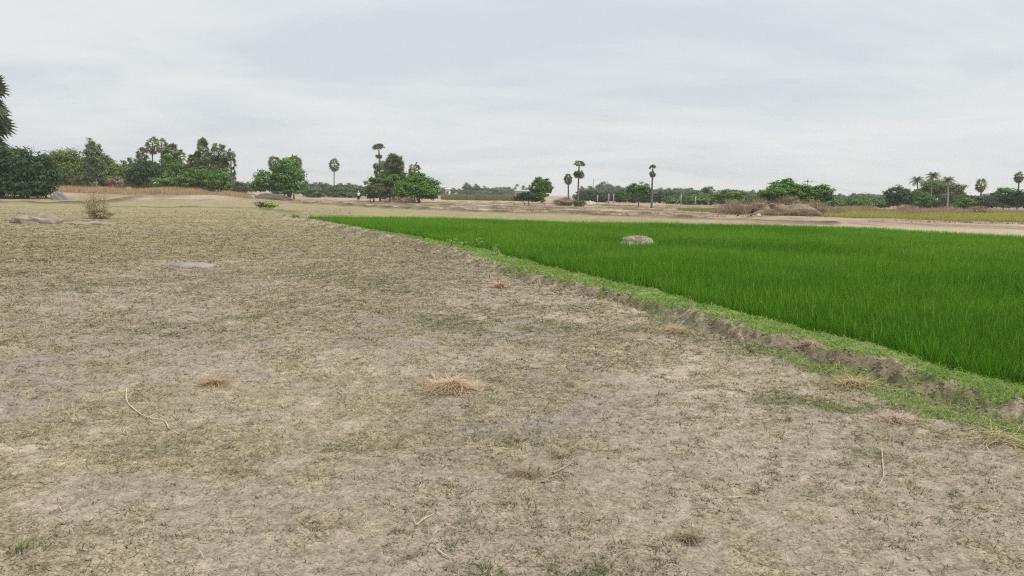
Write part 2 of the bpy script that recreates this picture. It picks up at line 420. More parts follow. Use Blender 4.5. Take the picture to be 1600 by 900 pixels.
# ------------------------------------------------------------------ short field grass (stuff)
def polar_pts(n, r0, r1, pw, half=42):
    """points whose area density falls as r**-pw"""
    u = rng.uniform(0, 1, n); e = 2 - pw
    r = (r0 ** e + u * (r1 ** e - r0 ** e)) ** (1 / e) if abs(e) > 1e-6 else r0 * (r1 / r0) ** u
    t = rng.uniform(-math.radians(half), math.radians(half), n)
    return r * np.sin(t), r * np.cos(t), r
def build_field_grass():
    parts = []
    x, y, r = polar_pts(270000, 2.6, 95, 1.25, 48)
    turf, green, mid, sm, big = cover(x, y)
    sd, tt = poly_dist(RICE, x, y); wf = np.interp(tt, _tf, _wf); inp = in_poly(PADDY, x, y)
    ok = (~inp) & ((sd > wf * .95) | (y > 50)) & (rng.uniform(0, 1, len(x)) < .16 + .84 * sstep(-.1, .75, turf))
    ok &= (rng.uniform(0, 1, len(x)) < 1 - sstep(25, 92, r)) & ((y < 50) | (x < -.2 * y))
    x, y, r, turf, green, sm = [q[ok] for q in (x, y, r, turf, green, sm)]
    nt_ = len(x); nb = 8
    s = rng.uniform(.5, 1.0, nt_) ** 2 * 1.9 * (1 + .25 * sstep(6, 20, r)) 
    gk = sstep(.0, .8, green + rng.normal(0, .3, nt_))
    kind = rng.uniform(0, 1, nt_)
    c = mixc(A(.48, .405, .265), A(.24, .20, .13), rng.uniform(0, 1, nt_))
    c = mixc(c, mixc(A(.085, .115, .035), A(.17, .19, .07), rng.uniform(0, 1, nt_)), np.clip(gk * .8 + (kind < .25) * .55, 0, 1))
    c = np.where((kind > .93)[:, None], A(.50, .42, .27), c)
    rep = lambda q: np.repeat(q, nb, axis=0)
    X, Y_, S, Rr, Cc = rep(x), rep(y), rep(s), rep(r), rep(c)
    M = len(X); X = X + rng.normal(0, .022, M) * S; Y_ = Y_ + rng.normal(0, .022, M) * S
    Z = ground_z(X, Y_) - .004
    az = rng.uniform(0, 2 * PI, M); el = rng.uniform(.05, .95, M)
    d = np.stack([np.cos(az) * np.cos(el), np.sin(az) * np.cos(el), np.sin(el)], 1)
    Ln = rng.uniform(.022, .062, M) * S; W = rng.uniform(.003, .0065, M) * np.clip(Rr / 5.5, 1, 5)
    cj = Cc * rng.uniform(.75, 1.25, M)[:, None]
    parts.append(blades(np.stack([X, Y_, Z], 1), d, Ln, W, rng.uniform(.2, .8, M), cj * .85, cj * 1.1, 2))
    # dense short stubble between the tufts
    x, y, r = polar_pts(1050000, 2.6, 40, 1.35, 48)
    turf, green, mid, sm, big = cover(x, y); sd, tt = poly_dist(RICE, x, y); wf = np.interp(tt, _tf, _wf); inp = in_poly(PADDY, x, y)
    ok = (~inp) & ((sd > wf * .9) | (y > 50)) & (rng.uniform(0, 1, len(x)) < .22 + .78 * sstep(-.3, .7, turf)) & (rng.uniform(0, 1, len(x)) < 1 - sstep(14, 40, r))
    x, y, r, green = [q[ok] for q in (x, y, r, green)]; M = len(x); u = rng.uniform(0, 1, M)
    c = mixc(A(.215, .18, .12), A(.52, .44, .305), u)
    c = np.where((rng.uniform(0, 1, M) < .36 + .4 * sstep(0, .8, green))[:, None], mixc(A(.075, .09, .04), A(.18, .20, .085), u), c)
    az = rng.uniform(0, 2 * PI, M); el = rng.uniform(.0, .9, M); d = np.stack([np.cos(az) * np.cos(el), np.sin(az) * np.cos(el), np.sin(el)], 1)
    parts.append(blades(np.stack([x, y, ground_z(x, y) - .002], 1), d, rng.uniform(.012, .034, M) * np.clip(r / 6, 1, 2.2), rng.uniform(.003, .006, M) * np.clip(r / 5, 1, 4), rng.uniform(.1, .6, M), c * .8, c * 1.1, 1))
    # separate little dark olive tufts dotted over the bare soil
    x, y, r = polar_pts(16000, 2.6, 17, 1.0); ok = ((x > -.1 * y + .6 * fbm(x / 1.5, y / 1.5, 191, 3)) | (rng.uniform(0, 1, len(x)) < .3)) & (rng.uniform(0, 1, len(x)) < 1 - sstep(8, 17, r))
    sd, tt = poly_dist(RICE, x, y); wf = np.interp(tt, _tf, _wf); ok &= ~in_poly(PADDY, x, y) & (sd > wf)
    ok &= fbm(x / .5, y / .5, 193, 3) > -.35
    x, y, r = x[ok], y[ok], r[ok]; m = len(x); nb = 15; S = np.repeat(rng.uniform(.45, 1.25, m), nb); M = m * nb
    X = np.repeat(x, nb) + rng.normal(0, .02, M) * S; Y_ = np.repeat(y, nb) + rng.normal(0, .016, M) * S
    az = rng.uniform(0, 2 * PI, M); el = rng.uniform(.2, 1.3, M); d = np.stack([np.cos(az) * np.cos(el), np.sin(az) * np.cos(el), np.sin(el)], 1)
    c = np.repeat(mixc(A(.085, .09, .04), A(.20, .185, .095), rng.uniform(0, 1, m)), nb, axis=0) * rng.uniform(.7, 1.35, M)[:, None]
    parts.append(blades(np.stack([X, Y_, ground_z(X, Y_) - .004], 1), d, rng.uniform(.015, .042, M) * S, rng.uniform(.003, .006, M) * np.clip(np.repeat(r, nb) / 6, 1, 3), rng.uniform(.1, .7, M), c * .8, c * 1.15, 2))
    # loose bleached straws lying on the soil
    x, y, r = polar_pts(9000, 2.6, 25, 1.4); inp = in_poly(PADDY, x, y); x, y, r = x[~inp], y[~inp], r[~inp]
    M = len(x); az = rng.uniform(0, 2 * PI, M); el = np.abs(rng.normal(.08, .16, M))
    d = np.stack([np.cos(az) * np.cos(el), np.sin(az) * np.cos(el), np.sin(el)], 1)
    cj = A(.52, .43, .28) * rng.uniform(.6, 1.15, M)[:, None]
    parts.append(blades(np.stack([x, y, ground_z(x, y) + .004], 1), d, rng.uniform(.05, .19, M), rng.uniform(.002, .0038, M) * np.clip(r / 7, 1, 4),
                        rng.uniform(-.1, .35, M), cj, cj, 3))
    V, fs, C = join_blades(parts)
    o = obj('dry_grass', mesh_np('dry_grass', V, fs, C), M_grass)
    tag(o, 'short dry grass and loose straw scattered over the bare grazing field', 'grass', kind='stuff')
build_field_grass()

def build_bund_grass():
    parts = []
    L = poly_dist(RICE, np.array([RICE[-1][0]]), np.array([RICE[-1][1]]))[1][0]
    x, y, r = polar_pts(1000000, 3.6, 48, 1.4, 56)
    sd, tt = poly_dist(RICE, x, y); we = np.interp(tt, _te, _we); wf = np.interp(tt, _tf, _wf); inp = in_poly(PADDY, x, y)
    n = fbm(x / .4, y / .4, 131, 3); n2 = fbm(x / .9, y / .9, 115, 3)
    top = (sd + .12 * n < we * 1.0) & (sd > -.15)
    face = (sd > 0) & (sd < wf * 1.1) & (n2 + .5 * n > .62)
    turf, green, *_ = cover(x, y)
    foot = (sd >= wf) & (sd < wf + 1.2) & (green > .72 + .3 * n)
    foot |= (sd >= wf) & (sd < wf + .22 + .30 * sstep(9, 6.5, r) + .18 * n) & (r < 10.5) & (n2 + .6 * n > -.25)
    ok = (~inp | (sd > -.06)) & (top | face | foot) & (y < 50)
    x, y, r, sd, we, n = [q[ok] for q in (x, y, r, sd, we, n)]
    M = len(x)
    az = rng.uniform(0, 2 * PI, M); el = rng.uniform(.25, 1.3, M)
    d = np.stack([np.cos(az) * np.cos(el), np.sin(az) * np.cos(el), np.sin(el)], 1)
    c = mixc(A(.11, .25, .02), A(.33, .52, .08), rng.uniform(0, 1, M)); c = np.where((rng.uniform(0, 1, M) > .88)[:, None], A(.45, .38, .21), c)
    W = rng.uniform(.004, .008, M) * np.clip(r / 6, 1, 5)
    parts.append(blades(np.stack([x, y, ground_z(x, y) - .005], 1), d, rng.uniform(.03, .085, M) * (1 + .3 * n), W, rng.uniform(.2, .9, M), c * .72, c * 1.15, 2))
    V, fs, C = join_blades(parts)
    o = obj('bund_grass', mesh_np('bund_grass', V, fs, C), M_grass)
    tag(o, 'bright green short grass along the top of the earth bund beside the paddy', 'grass', kind='stuff')
build_bund_grass()

def build_crumbs():
    x, y, r = polar_pts(200000, 2.7, 40, 1.3); sd, tt = poly_dist(RICE, x, y); we = np.interp(tt, _te, _we); wf = np.interp(tt, _tf, _wf); inp = in_poly(PADDY, x, y)
    face = (sd > we * .85) & (sd < wf * 1.25); ok = ~inp & (y < 45) & (face | ((rng.uniform(0, 1, len(x)) < .06) & (sd > wf)))
    x, y, r, face = x[ok], y[ok], r[ok], face[ok]; n = len(x)
    sz = np.where(face, rng.uniform(.2, 1, n) ** 4 * .012 + .003, rng.uniform(.3, 1, n) ** 3 * .013 + .002) * np.clip(r / 9, 1, 1.8)
    t = (1 + 5 ** .5) / 2
    B = np.array([(-1, t, 0), (1, t, 0), (-1, -t, 0), (1, -t, 0), (0, -1, t), (0, 1, t), (0, -1, -t), (0, 1, -t), (t, 0, -1), (t, 0, 1), (-t, 0, -1), (-t, 0, 1)]) / 1.9
    Fi = np.array([(0, 11, 5), (0, 5, 1), (0, 1, 7), (0, 7, 10), (0, 10, 11), (1, 5, 9), (5, 11, 4), (11, 10, 2), (10, 7, 6), (7, 1, 8), (3, 9, 4), (3, 4, 2), (3, 2, 6), (3, 6, 8), (3, 8, 9), (4, 9, 5), (2, 4, 11), (6, 2, 10), (8, 6, 7), (9, 8, 1)])
    V = B[None] * (1 + rng.uniform(-.35, .35, (n, 12, 1))) * sz[:, None, None] * np.stack([rng.uniform(.7, 1.4, n), rng.uniform(.7, 1.4, n), rng.uniform(.5, .9, n)], 1)[:, None, :]
    V = V + np.stack([x, y, ground_z(x, y) + sz * .15], 1)[:, None, :]
    Fq = (np.arange(n) * 12)[:, None, None] + Fi[None]
    c = np.where(face[:, None], mixc(A(.22, .175, .12), A(.39, .32, .235), rng.uniform(0, 1, n)), mixc(A(.25, .21, .16), A(.42, .36, .28), rng.uniform(0, 1, n)))
    tag(obj('soil_crumbs', mesh_np('soil_crumbs', V.reshape(-1, 3), [Fq.reshape(-1, 3)], np.repeat(c, 12, axis=0)), M_twig), 'crumbled brown soil clods on the cut face of the bund and the bare field', 'soil', kind='stuff')
build_crumbs()

# ------------------------------------------------------------------ rice paddy (stuff)
def build_rice():
    parts = []
    Pn = np.array(PADDY)
    def zone(r0, r1, sp, nb, segs, wk):
        x0, x1 = Pn[:, 0].min(), min(Pn[:, 0].max(), 40); y0, y1 = Pn[:, 1].min(), Pn[:, 1].max()
        gx, gy = np.meshgrid(np.arange(x0, x1, sp), np.arange(y0, y1, sp))
        ang = .35; gx, gy = gx.ravel(), gy.ravel()
        gx = gx + rng.normal(0, sp * .3, gx.shape); gy = gy + rng.normal(0, sp * .3, gy.shape)
        r = np.hypot(gx, gy); ok = (r >= r0) & (r < r1) & in_poly(PADDY, gx, gy) & (gx / np.maximum(gy, .1) < 1.7)
        sdv = poly_dist(RICE, gx, gy)[0]; ok &= np.abs(sdv) > .05
        gx, gy, r = gx[ok], gy[ok], r[ok]; nh = len(gx)
        hs = 1 + .10 * fbm(gx / 2.5, gy / 2.5, 141, 3) + .06 * fbm(gx / .5, gy / .5, 142, 2) + rng.normal(0, .05, nh)
        low = np.clip(.32 + .7 * fbm(gx / 4, gy / 6, 143, 3) + .25 * fbm(gx / .8, gy / .8, 144, 2) + .3 * sstep(12, 30, r), 0, 1)
        X = np.repeat(gx, nb); Y_ = np.repeat(gy, nb); S = np.repeat(hs, nb); Lw = np.repeat(low, nb); Rr = np.repeat(r, nb); M = len(X)
        az = rng.uniform(0, 2 * PI, M); ln = np.abs(rng.normal(0, .20, M))
        d = np.stack([np.cos(az) * ln, np.sin(az) * ln, np.ones(M)], 1)
        b = np.stack([X + np.cos(az) * .03, Y_ + np.sin(az) * .03, np.full(M, -.05)], 1)
        H = rng.uniform(.31, .45, M) * S
        u = rng.uniform(0, 1, M)
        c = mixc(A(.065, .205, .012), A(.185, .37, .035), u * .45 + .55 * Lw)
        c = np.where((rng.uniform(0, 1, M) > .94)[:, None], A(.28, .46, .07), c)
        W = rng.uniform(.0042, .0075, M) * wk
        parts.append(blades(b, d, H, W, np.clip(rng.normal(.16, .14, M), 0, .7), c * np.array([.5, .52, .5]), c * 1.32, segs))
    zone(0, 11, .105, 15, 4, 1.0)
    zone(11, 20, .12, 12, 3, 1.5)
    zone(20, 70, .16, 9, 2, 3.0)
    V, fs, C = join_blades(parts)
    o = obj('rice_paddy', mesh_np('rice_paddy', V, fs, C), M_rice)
    tag(o, 'dense bright green young rice standing in the flat paddy on the right', 'rice crop', kind='stuff')
build_rice()

# ------------------------------------------------------------------ distant grass strips (stuff)
def strip_grass(name, label, cat, corner_px, n, h, w, c0, c1, lean=.25, zlift=0.0, taper=None):
    P = [gp(a, b) for a, b in corner_px] if not isinstance(corner_px[0], tuple) or len(corner_px[0]) == 2 else [(q[0], q[1]) for q in corner_px]
    Pn = np.array(P); x = []; y = []
    k = 0
    while k < n:
        xx = rng.uniform(Pn[:, 0].min(), Pn[:, 0].max(), n * 2); yy = rng.uniform(Pn[:, 1].min(), Pn[:, 1].max(), n * 2)
        ok = in_poly(P, xx, yy); x.append(xx[ok]); y.append(yy[ok]); k += ok.sum()
        if ok.sum() == 0: raise RuntimeError(name)
    x = np.concatenate(x)[:n]; y = np.concatenate(y)[:n]
    m = sstep(-.5, .3, fbm(x / 3, y / 5, 151, 3))
    az = rng.uniform(0, 2 * PI, n); ln = np.abs(rng.normal(0, lean, n))
    d = np.stack([np.cos(az) * ln, np.sin(az) * ln, np.ones(n)], 1)
    H = rng.uniform(.6, 1.15, n) * h * (.45 + .55 * m)
    u = rng.uniform(0, 1, n)
    c = mixc(np.array(c0, float), np.array(c1, float), u * .6 + .4 * m)
    V, fs, C = join_blades([blades(np.stack([x, y, ground_z(x, y, False) - .03], 1), d, H, rng.uniform(.6, 1.3, n) * w, rng.uniform(0, .4, n), c * .8, c * 1.1, 2)])
    o = obj(name, mesh_np(name, V, fs, C), M_grass)
    tag(o, label, cat, kind='stuff')
def wpoly(lst): return [(world(px, 300, Y).x, Y, 0) for px, Y in lst]
strip_grass('dry_tall_grass', 'tall tan dry grass growing in front of the left tree belt', 'grass',
            wpoly([(80, 118), (200, 112), (300, 116), (395, 122), (400, 150), (200, 150), (60, 150)]), 26000, .85, .05, (.40, .27, .14), (.56, .42, .25))
strip_grass('ripe_rice', 'yellow green ripening crop field beyond the earth bank at right', 'rice crop',
            wpoly([(1290, 74), (1345, 72), (1450, 68), (1650, 64), (1760, 64), (1760, 100), (1500, 98), (1300, 100)]), 60000, .42, .06, (.26, .30, .06), (.49, .48, .13))
strip_grass('dry_tall_grass', 'pinkish brown dry grass between the ripening field and the right tree belt', 'grass',
            wpoly([(1290, 104), (1420, 102), (1560, 103), (1750, 103), (1750, 124), (1300, 124)]), 26000, .8, .05, (.30, .21, .145), (.46, .34, .23))
strip_grass('dry_tall_grass', 'tan brown dry grass behind and around the right earth mound', 'grass',
            wpoly([(1110, 84), (1200, 81), (1300, 82), (1330, 90), (1300, 100), (1120, 100)]), 16000, .9, .04, (.28, .20, .135), (.44, .34, .23))
strip_grass('green_crop', 'small light green crop patch in front of the far hedge', 'grass',
            wpoly([(1058, 92), (1120, 90), (1150, 92), (1150, 112), (1060, 110)]), 7000, .35, .05, (.17, .24, .05), (.30, .33, .09))
strip_grass('reed_grass', 'tall grey green reeds growing beyond the tan field', 'grass',
            wpoly([(690, 190), (830, 185), (835, 225), (690, 225)]), 14000, 1.7, .10, (.13, .16, .06), (.28, .25, .12))

def stubble():
    n = 5200; px = rng.uniform(380, 1700, n); Y = rng.uniform(58, 150, n); x = (px - 800) / F * Y + .0; y = Y
    sd0, _ = poly_dist(ridges[0][0], x, y); k = (sd0 < 1.0) & (fbm(x / 6, y / 10, 181, 3) > -.15); x, y = x[k], y[k]; m = len(x); nb = 12
    X = np.repeat(x, nb) + rng.normal(0, .22, m * nb); Y_ = np.repeat(y, nb) + rng.normal(0, .22, m * nb); M = m * nb
    az = rng.uniform(0, 2 * PI, M); d = np.stack([np.cos(az) * .7, np.sin(az) * .7, np.ones(M)], 1)
    c = np.repeat(mixc(A(.17, .12, .075), A(.46, .35, .22), rng.uniform(0, 1, m)), nb, axis=0)
    V, fs, C = join_blades([blades(np.stack([X, Y_, ground_z(X, Y_, False) - .02], 1), d, rng.uniform(.08, .34, M), np.full(M, .04), rng.uniform(0, .6, M), c, c, 2)])
    tag(obj('field_stubble', mesh_np('field_stubble', V, fs, C), M_grass), 'dry stubble and weeds scattered over the tan ploughed strips beyond the paddy', 'stubble', kind='stuff')
stubble()

# ------------------------------------------------------------------ trees
PAL = dict(
    dark=((.020, .055, .016), (.055, .115, .032)), mid=((.04, .10, .012), (.13, .25, .032)), fresh=((.045, .13, .012), (.15, .29, .040)),
    lime=((.09, .145, .020), (.18, .24, .045)), olive=((.070, .090, .025), (.125, .140, .045)), grey=((.06, .09, .042), (.125, .155, .08)),
    pale=((.11, .15, .075), (.22, .27, .15)),
    weed=((.20, .32, .07), (.36, .50, .16)),
    far=((.05, .085, .04), (.13, .18, .085)), hedge=((.035, .062, .036), (.07, .105, .06)), brown=((.24, .165, .105), (.38, .28, .19)),  # far: greens paled and greyed in the leaf colour itself, for haze
    straw=((.26, .20, .115), (.42, .33, .20)))
def leaf_cloud(mb, lobes, n, size, pal, clump=.16, per=26, up=.35, seed=0):
    """leaf-sized faces in clumps spread through ellipsoid lobes; lobes: (centre(3), radii(3))"""
    c0, c1 = [np.array(q) for q in PAL[pal]]; c0 = c0 * .85; c1 = c1 * 1.2; per = int(per * 1.5); clump = clump * .85; n = int(n * 1.85); size = size * .85
    vol = np.array([l[1][0] * l[1][2] for l in lobes]); vol = vol / vol.sum()
    for (ctr, rad), w in zip(lobes, vol):
        nl = max(30, int(n * w)); nc = max(5, nl // per); ctr = np.array(ctr); rad = np.array(rad)
        d = rng.normal(0, 1, (nc, 3)); d /= np.linalg.norm(d, axis=1)[:, None]
        rr = rng.uniform(.25, 1, nc) ** .45
        bump = 1 + .22 * np.sin(d[:, 0] * 5 + d[:, 2] * 4 + w * 31) * np.sin(d[:, 1] * 4.3 + d[:, 2] * 5.1 + w * 17) + rng.normal(0, .07, nc)
        cc = d * (rr * bump)[:, None]
        ci = rng.integers(0, nc, nl)
        tint = rng.uniform(0, 1, nc)[ci] * .65 + rng.uniform(0, 1, nl) * .35
        off = rng.normal(0, clump, (nl, 3)) * np.array([1.15, 1.15, .75])
        p = ctr + (cc[ci] + off) * rad * .94
        nrm = cc[ci] * .6 + off / clump * .45 + rng.normal(0, .35, (nl, 3)); nrm[:, 2] += up + .35
        nrm /= np.linalg.norm(nrm, axis=1)[:, None]
        t = np.cross(nrm, rng.normal(0, 1, (nl, 3))); t /= np.linalg.norm(t, axis=1)[:, None] + 1e-9; b = np.cross(nrm, t)
        s = size * rng.uniform(.5, 1.25, nl); L_ = (s * .75)[:, None]; W_ = (s * .42)[:, None]
        bend = nrm * (s * .12)[:, None]
        V = np.stack([p - t * L_ - bend, p + b * W_, p + t * L_ - bend, p - b * W_], 1).reshape(-1, 3)
        Fq = (np.arange(nl) * 4)[:, None] + np.array([[0, 1, 2, 3]])
        C = np.repeat(mixc(c0, c1, tint), 4, axis=0)
        mb.add(V, Fq, C)
def limb(mb, a, b, r0, r1, col, sag=.12, n=6, sides=7):
    a = np.array(a, float); b = np.array(b, float); t = np.linspace(0, 1, n)[:, None]; L = np.linalg.norm(b - a)
    k = rng.normal(0, sag * L * .35, 3); k[2] = abs(k[2]) * .5
    pts = a + (b - a) * t + k * np.sin(t * PI) + rng.normal(0, .012 * L, (n, 3)) * np.sin(t * PI)
    mb.tube(pts, np.linspace(r0, r1, n), sides, col, jit=.08)

def tree(name, label, cat, Y, lobes_px, pal, n=3500, leaf=.30, trunk_px=None, trunk_r=.14, base_py=None, group=None, stems=1, barkc=(.16, .12, .085),
         depth=.95, clump=.16, crown='crown', stem='trunk', pal2=None, up=.35, zoff=0.0):
    """lobes_px: (cx, cy, w, h) as seen in the photograph at distance Y, turned into real ellipsoids there"""
    tpx = trunk_px if trunk_px is not None else sum(l[0] for l in lobes_px) / len(lobes_px)
    bx = world(tpx, 300, Y).x; bz = gz(bx, Y) - .03 + zoff
    root = thing(name, label, cat, (bx, Y, bz), group)
    s = Y / F; L = []
    for i, (cx, cy, w, h) in enumerate(lobes_px):
        c = world(cx, cy, Y); dy = rng.uniform(-.25, .25) * w * s
        L.append((((c.x - bx), dy, c.z - bz), (w * s / 2, w * s / 2 * depth, h * s / 2)))
    cr = MB()
    if pal2:
        leaf_cloud(cr, L[:len(L) // 2] or L, int(n * .5), leaf, pal, clump, up=up); leaf_cloud(cr, L[len(L) // 2:], int(n * .5), leaf, pal2, clump, up=up)
    else:
        leaf_cloud(cr, L, n, leaf, pal, clump, up=up)
    zmin = min(l[0][2] - l[1][2] for l in L); 
    cr.build(crown, M_leaf, root)
    tr = MB(); bc = np.array(barkc)
    for k in range(stems):
        ox = rng.normal(0, .25) if stems > 1 else 0; oy = rng.normal(0, .25) if stems > 1 else 0
        fork = np.array([ox * 1.8, oy * 1.8, max(.35, zmin + .25 * (L[0][1][2]))])
        tr.tube([(ox, oy, -.15), (ox + rng.normal(0, .05), oy, fork[2] * .5), tuple(fork)], [trunk_r * 1.25, trunk_r, trunk_r * .85], 8, bc, jit=.1)
        for (c, rad) in L:
            limb(tr, fork, (c[0], c[1], c[2] + .1 * rad[2]), trunk_r * .6, trunk_r * .2, bc)
            for q in range(3):
                e = np.array(c) + np.array(rad) * rng.uniform(-.7, .7, 3)
                limb(tr, fork + (np.array(c) - fork) * rng.uniform(.4, .8), e, trunk_r * .3, trunk_r * .08, bc, n=4, sides=5)
    tr.build(stem, M_bark, root)
    return root

def twig_bush(name, label, cat, Y, px, w_px, h_px, col=(.21, .15, .10), leaves=0, pal='brown', n=90, group=None, base=None, thick=.012, leafs=.09, spread=.9):
    bx, by = (world(px, 300, Y).x, Y) if base is None else base
    s = by / F; R = w_px * s / 2; H = h_px * s
    root = thing(name, label, cat, (bx, by, gz(bx, by) - .02), group)
    mb = MB(); fl = MB(); tips = []
    for k in range(n):
        az = rng.uniform(0, 2 * PI); q = rng.uniform(0, 1) ** .6 * spread
        b0 = np.array([math.cos(az) * q * R * .35, math.sin(az) * q * R * .35, 0])
        hh = H * rng.uniform(.55, 1.0) * (1 - .45 * q * q)
        tip = np.array([math.cos(az) * q * R, math.sin(az) * q * R, hh])
        t = np.linspace(0, 1, 5)[:, None]; bow = np.array([math.cos(az), math.sin(az), 0]) * R * .18 * q
        pts = b0 + (tip - b0) * t + bow * np.sin(t * PI) + rng.normal(0, .03 * H, (5, 3)) * np.sin(t * PI)
        c = np.array(col) * rng.uniform(.75, 1.3)
        mb.tube(pts, np.linspace(thick, thick * .35, 5), 4, c, cap=False)
        for j in range(4):
            i = rng.integers(1, 4); a = pts[i]; e = a + rng.normal(0, .5, 3) * np.array([R * .3, R * .3, H * .18]) + np.array([0, 0, H * .12])
            e[2] = max(e[2], .02)
            mb.tube([a, (a + e) / 2 + rng.normal(0, .02 * H, 3), e], [thick * .6, thick * .45, thick * .25], 3, c * 1.05, cap=False); tips.append(e)
    mb.build('branches', M_twig, root)
    if leaves:
        leaf_cloud(fl, [((0, 0, H * .38), (R * .85, R * .85, H * .42))], leaves, leafs, pal, .2)
        fl.build('foliage', M_leaf, root)
    return root

# ------------------------------------------------------------------ palms
PF = A(.09, .125, .048); PF2 = A(.25, .285, .135); PD = A(.21, .15, .085); PD2 = A(.30, .22, .13)
def fan_leaf(mb, p0, d, pet, L, col, fold=.25, nseg=13, spread=2.0):
    d = d / np.linalg.norm(d); up = np.array([0, 0, 1.]); sd = np.cross(d, up)
    if np.linalg.norm(sd) < .1: sd = np.array([1., 0, 0])
    sd /= np.linalg.norm(sd); nn = np.cross(sd, d)
    a = rng.normal(0, 1.0); sd, nn = sd * math.cos(a) + nn * math.sin(a), nn * math.cos(a) - sd * math.sin(a)
    c = p0 + d * pet + np.array([0, 0, -.08 * pet])
    d = d + np.array([0, 0, -rng.uniform(.1, .9)]); d = d / np.linalg.norm(d); sd = sd - d * sd.dot(d); sd /= np.linalg.norm(sd) + 1e-9; nn = np.cross(sd, d)
    mb.add([p0 - sd * .03, p0 + sd * .03, c + sd * .02, c - sd * .02], [[0, 1, 2, 3]], col * 1.1)
    an = np.linspace(-spread, spread, nseg + 1); V = [c]; 
    edge = [c + (d * math.cos(q) + sd * math.sin(q)) * L * .5 + nn * (fold * L * .25 * (abs(q) / spread) + .05 * L * ((i % 2) * 2 - 1)) for i, q in enumerate(an)]
    tips = []
    for i in range(nseg):
        q = (an[i] + an[i + 1]) / 2; l = L * (1 - .28 * (abs(q) / spread) ** 2) * rng.uniform(.88, 1.05)
        tips.append(c + (d * math.cos(q) + sd * math.sin(q)) * l + nn * fold * L * .5 * (abs(q) / spread) + np.array([0, 0, -.13 * L * rng.uniform(.3, 1.4)]))
    V = np.array([c] + edge + tips); k = len(edge)
    Fq = [[0, 1 + i, 1 + k + i, 2 + i] for i in range(nseg)]
    mb.add(V, Fq, np.clip(col * rng.uniform(.85, 1.15), 0, 1))
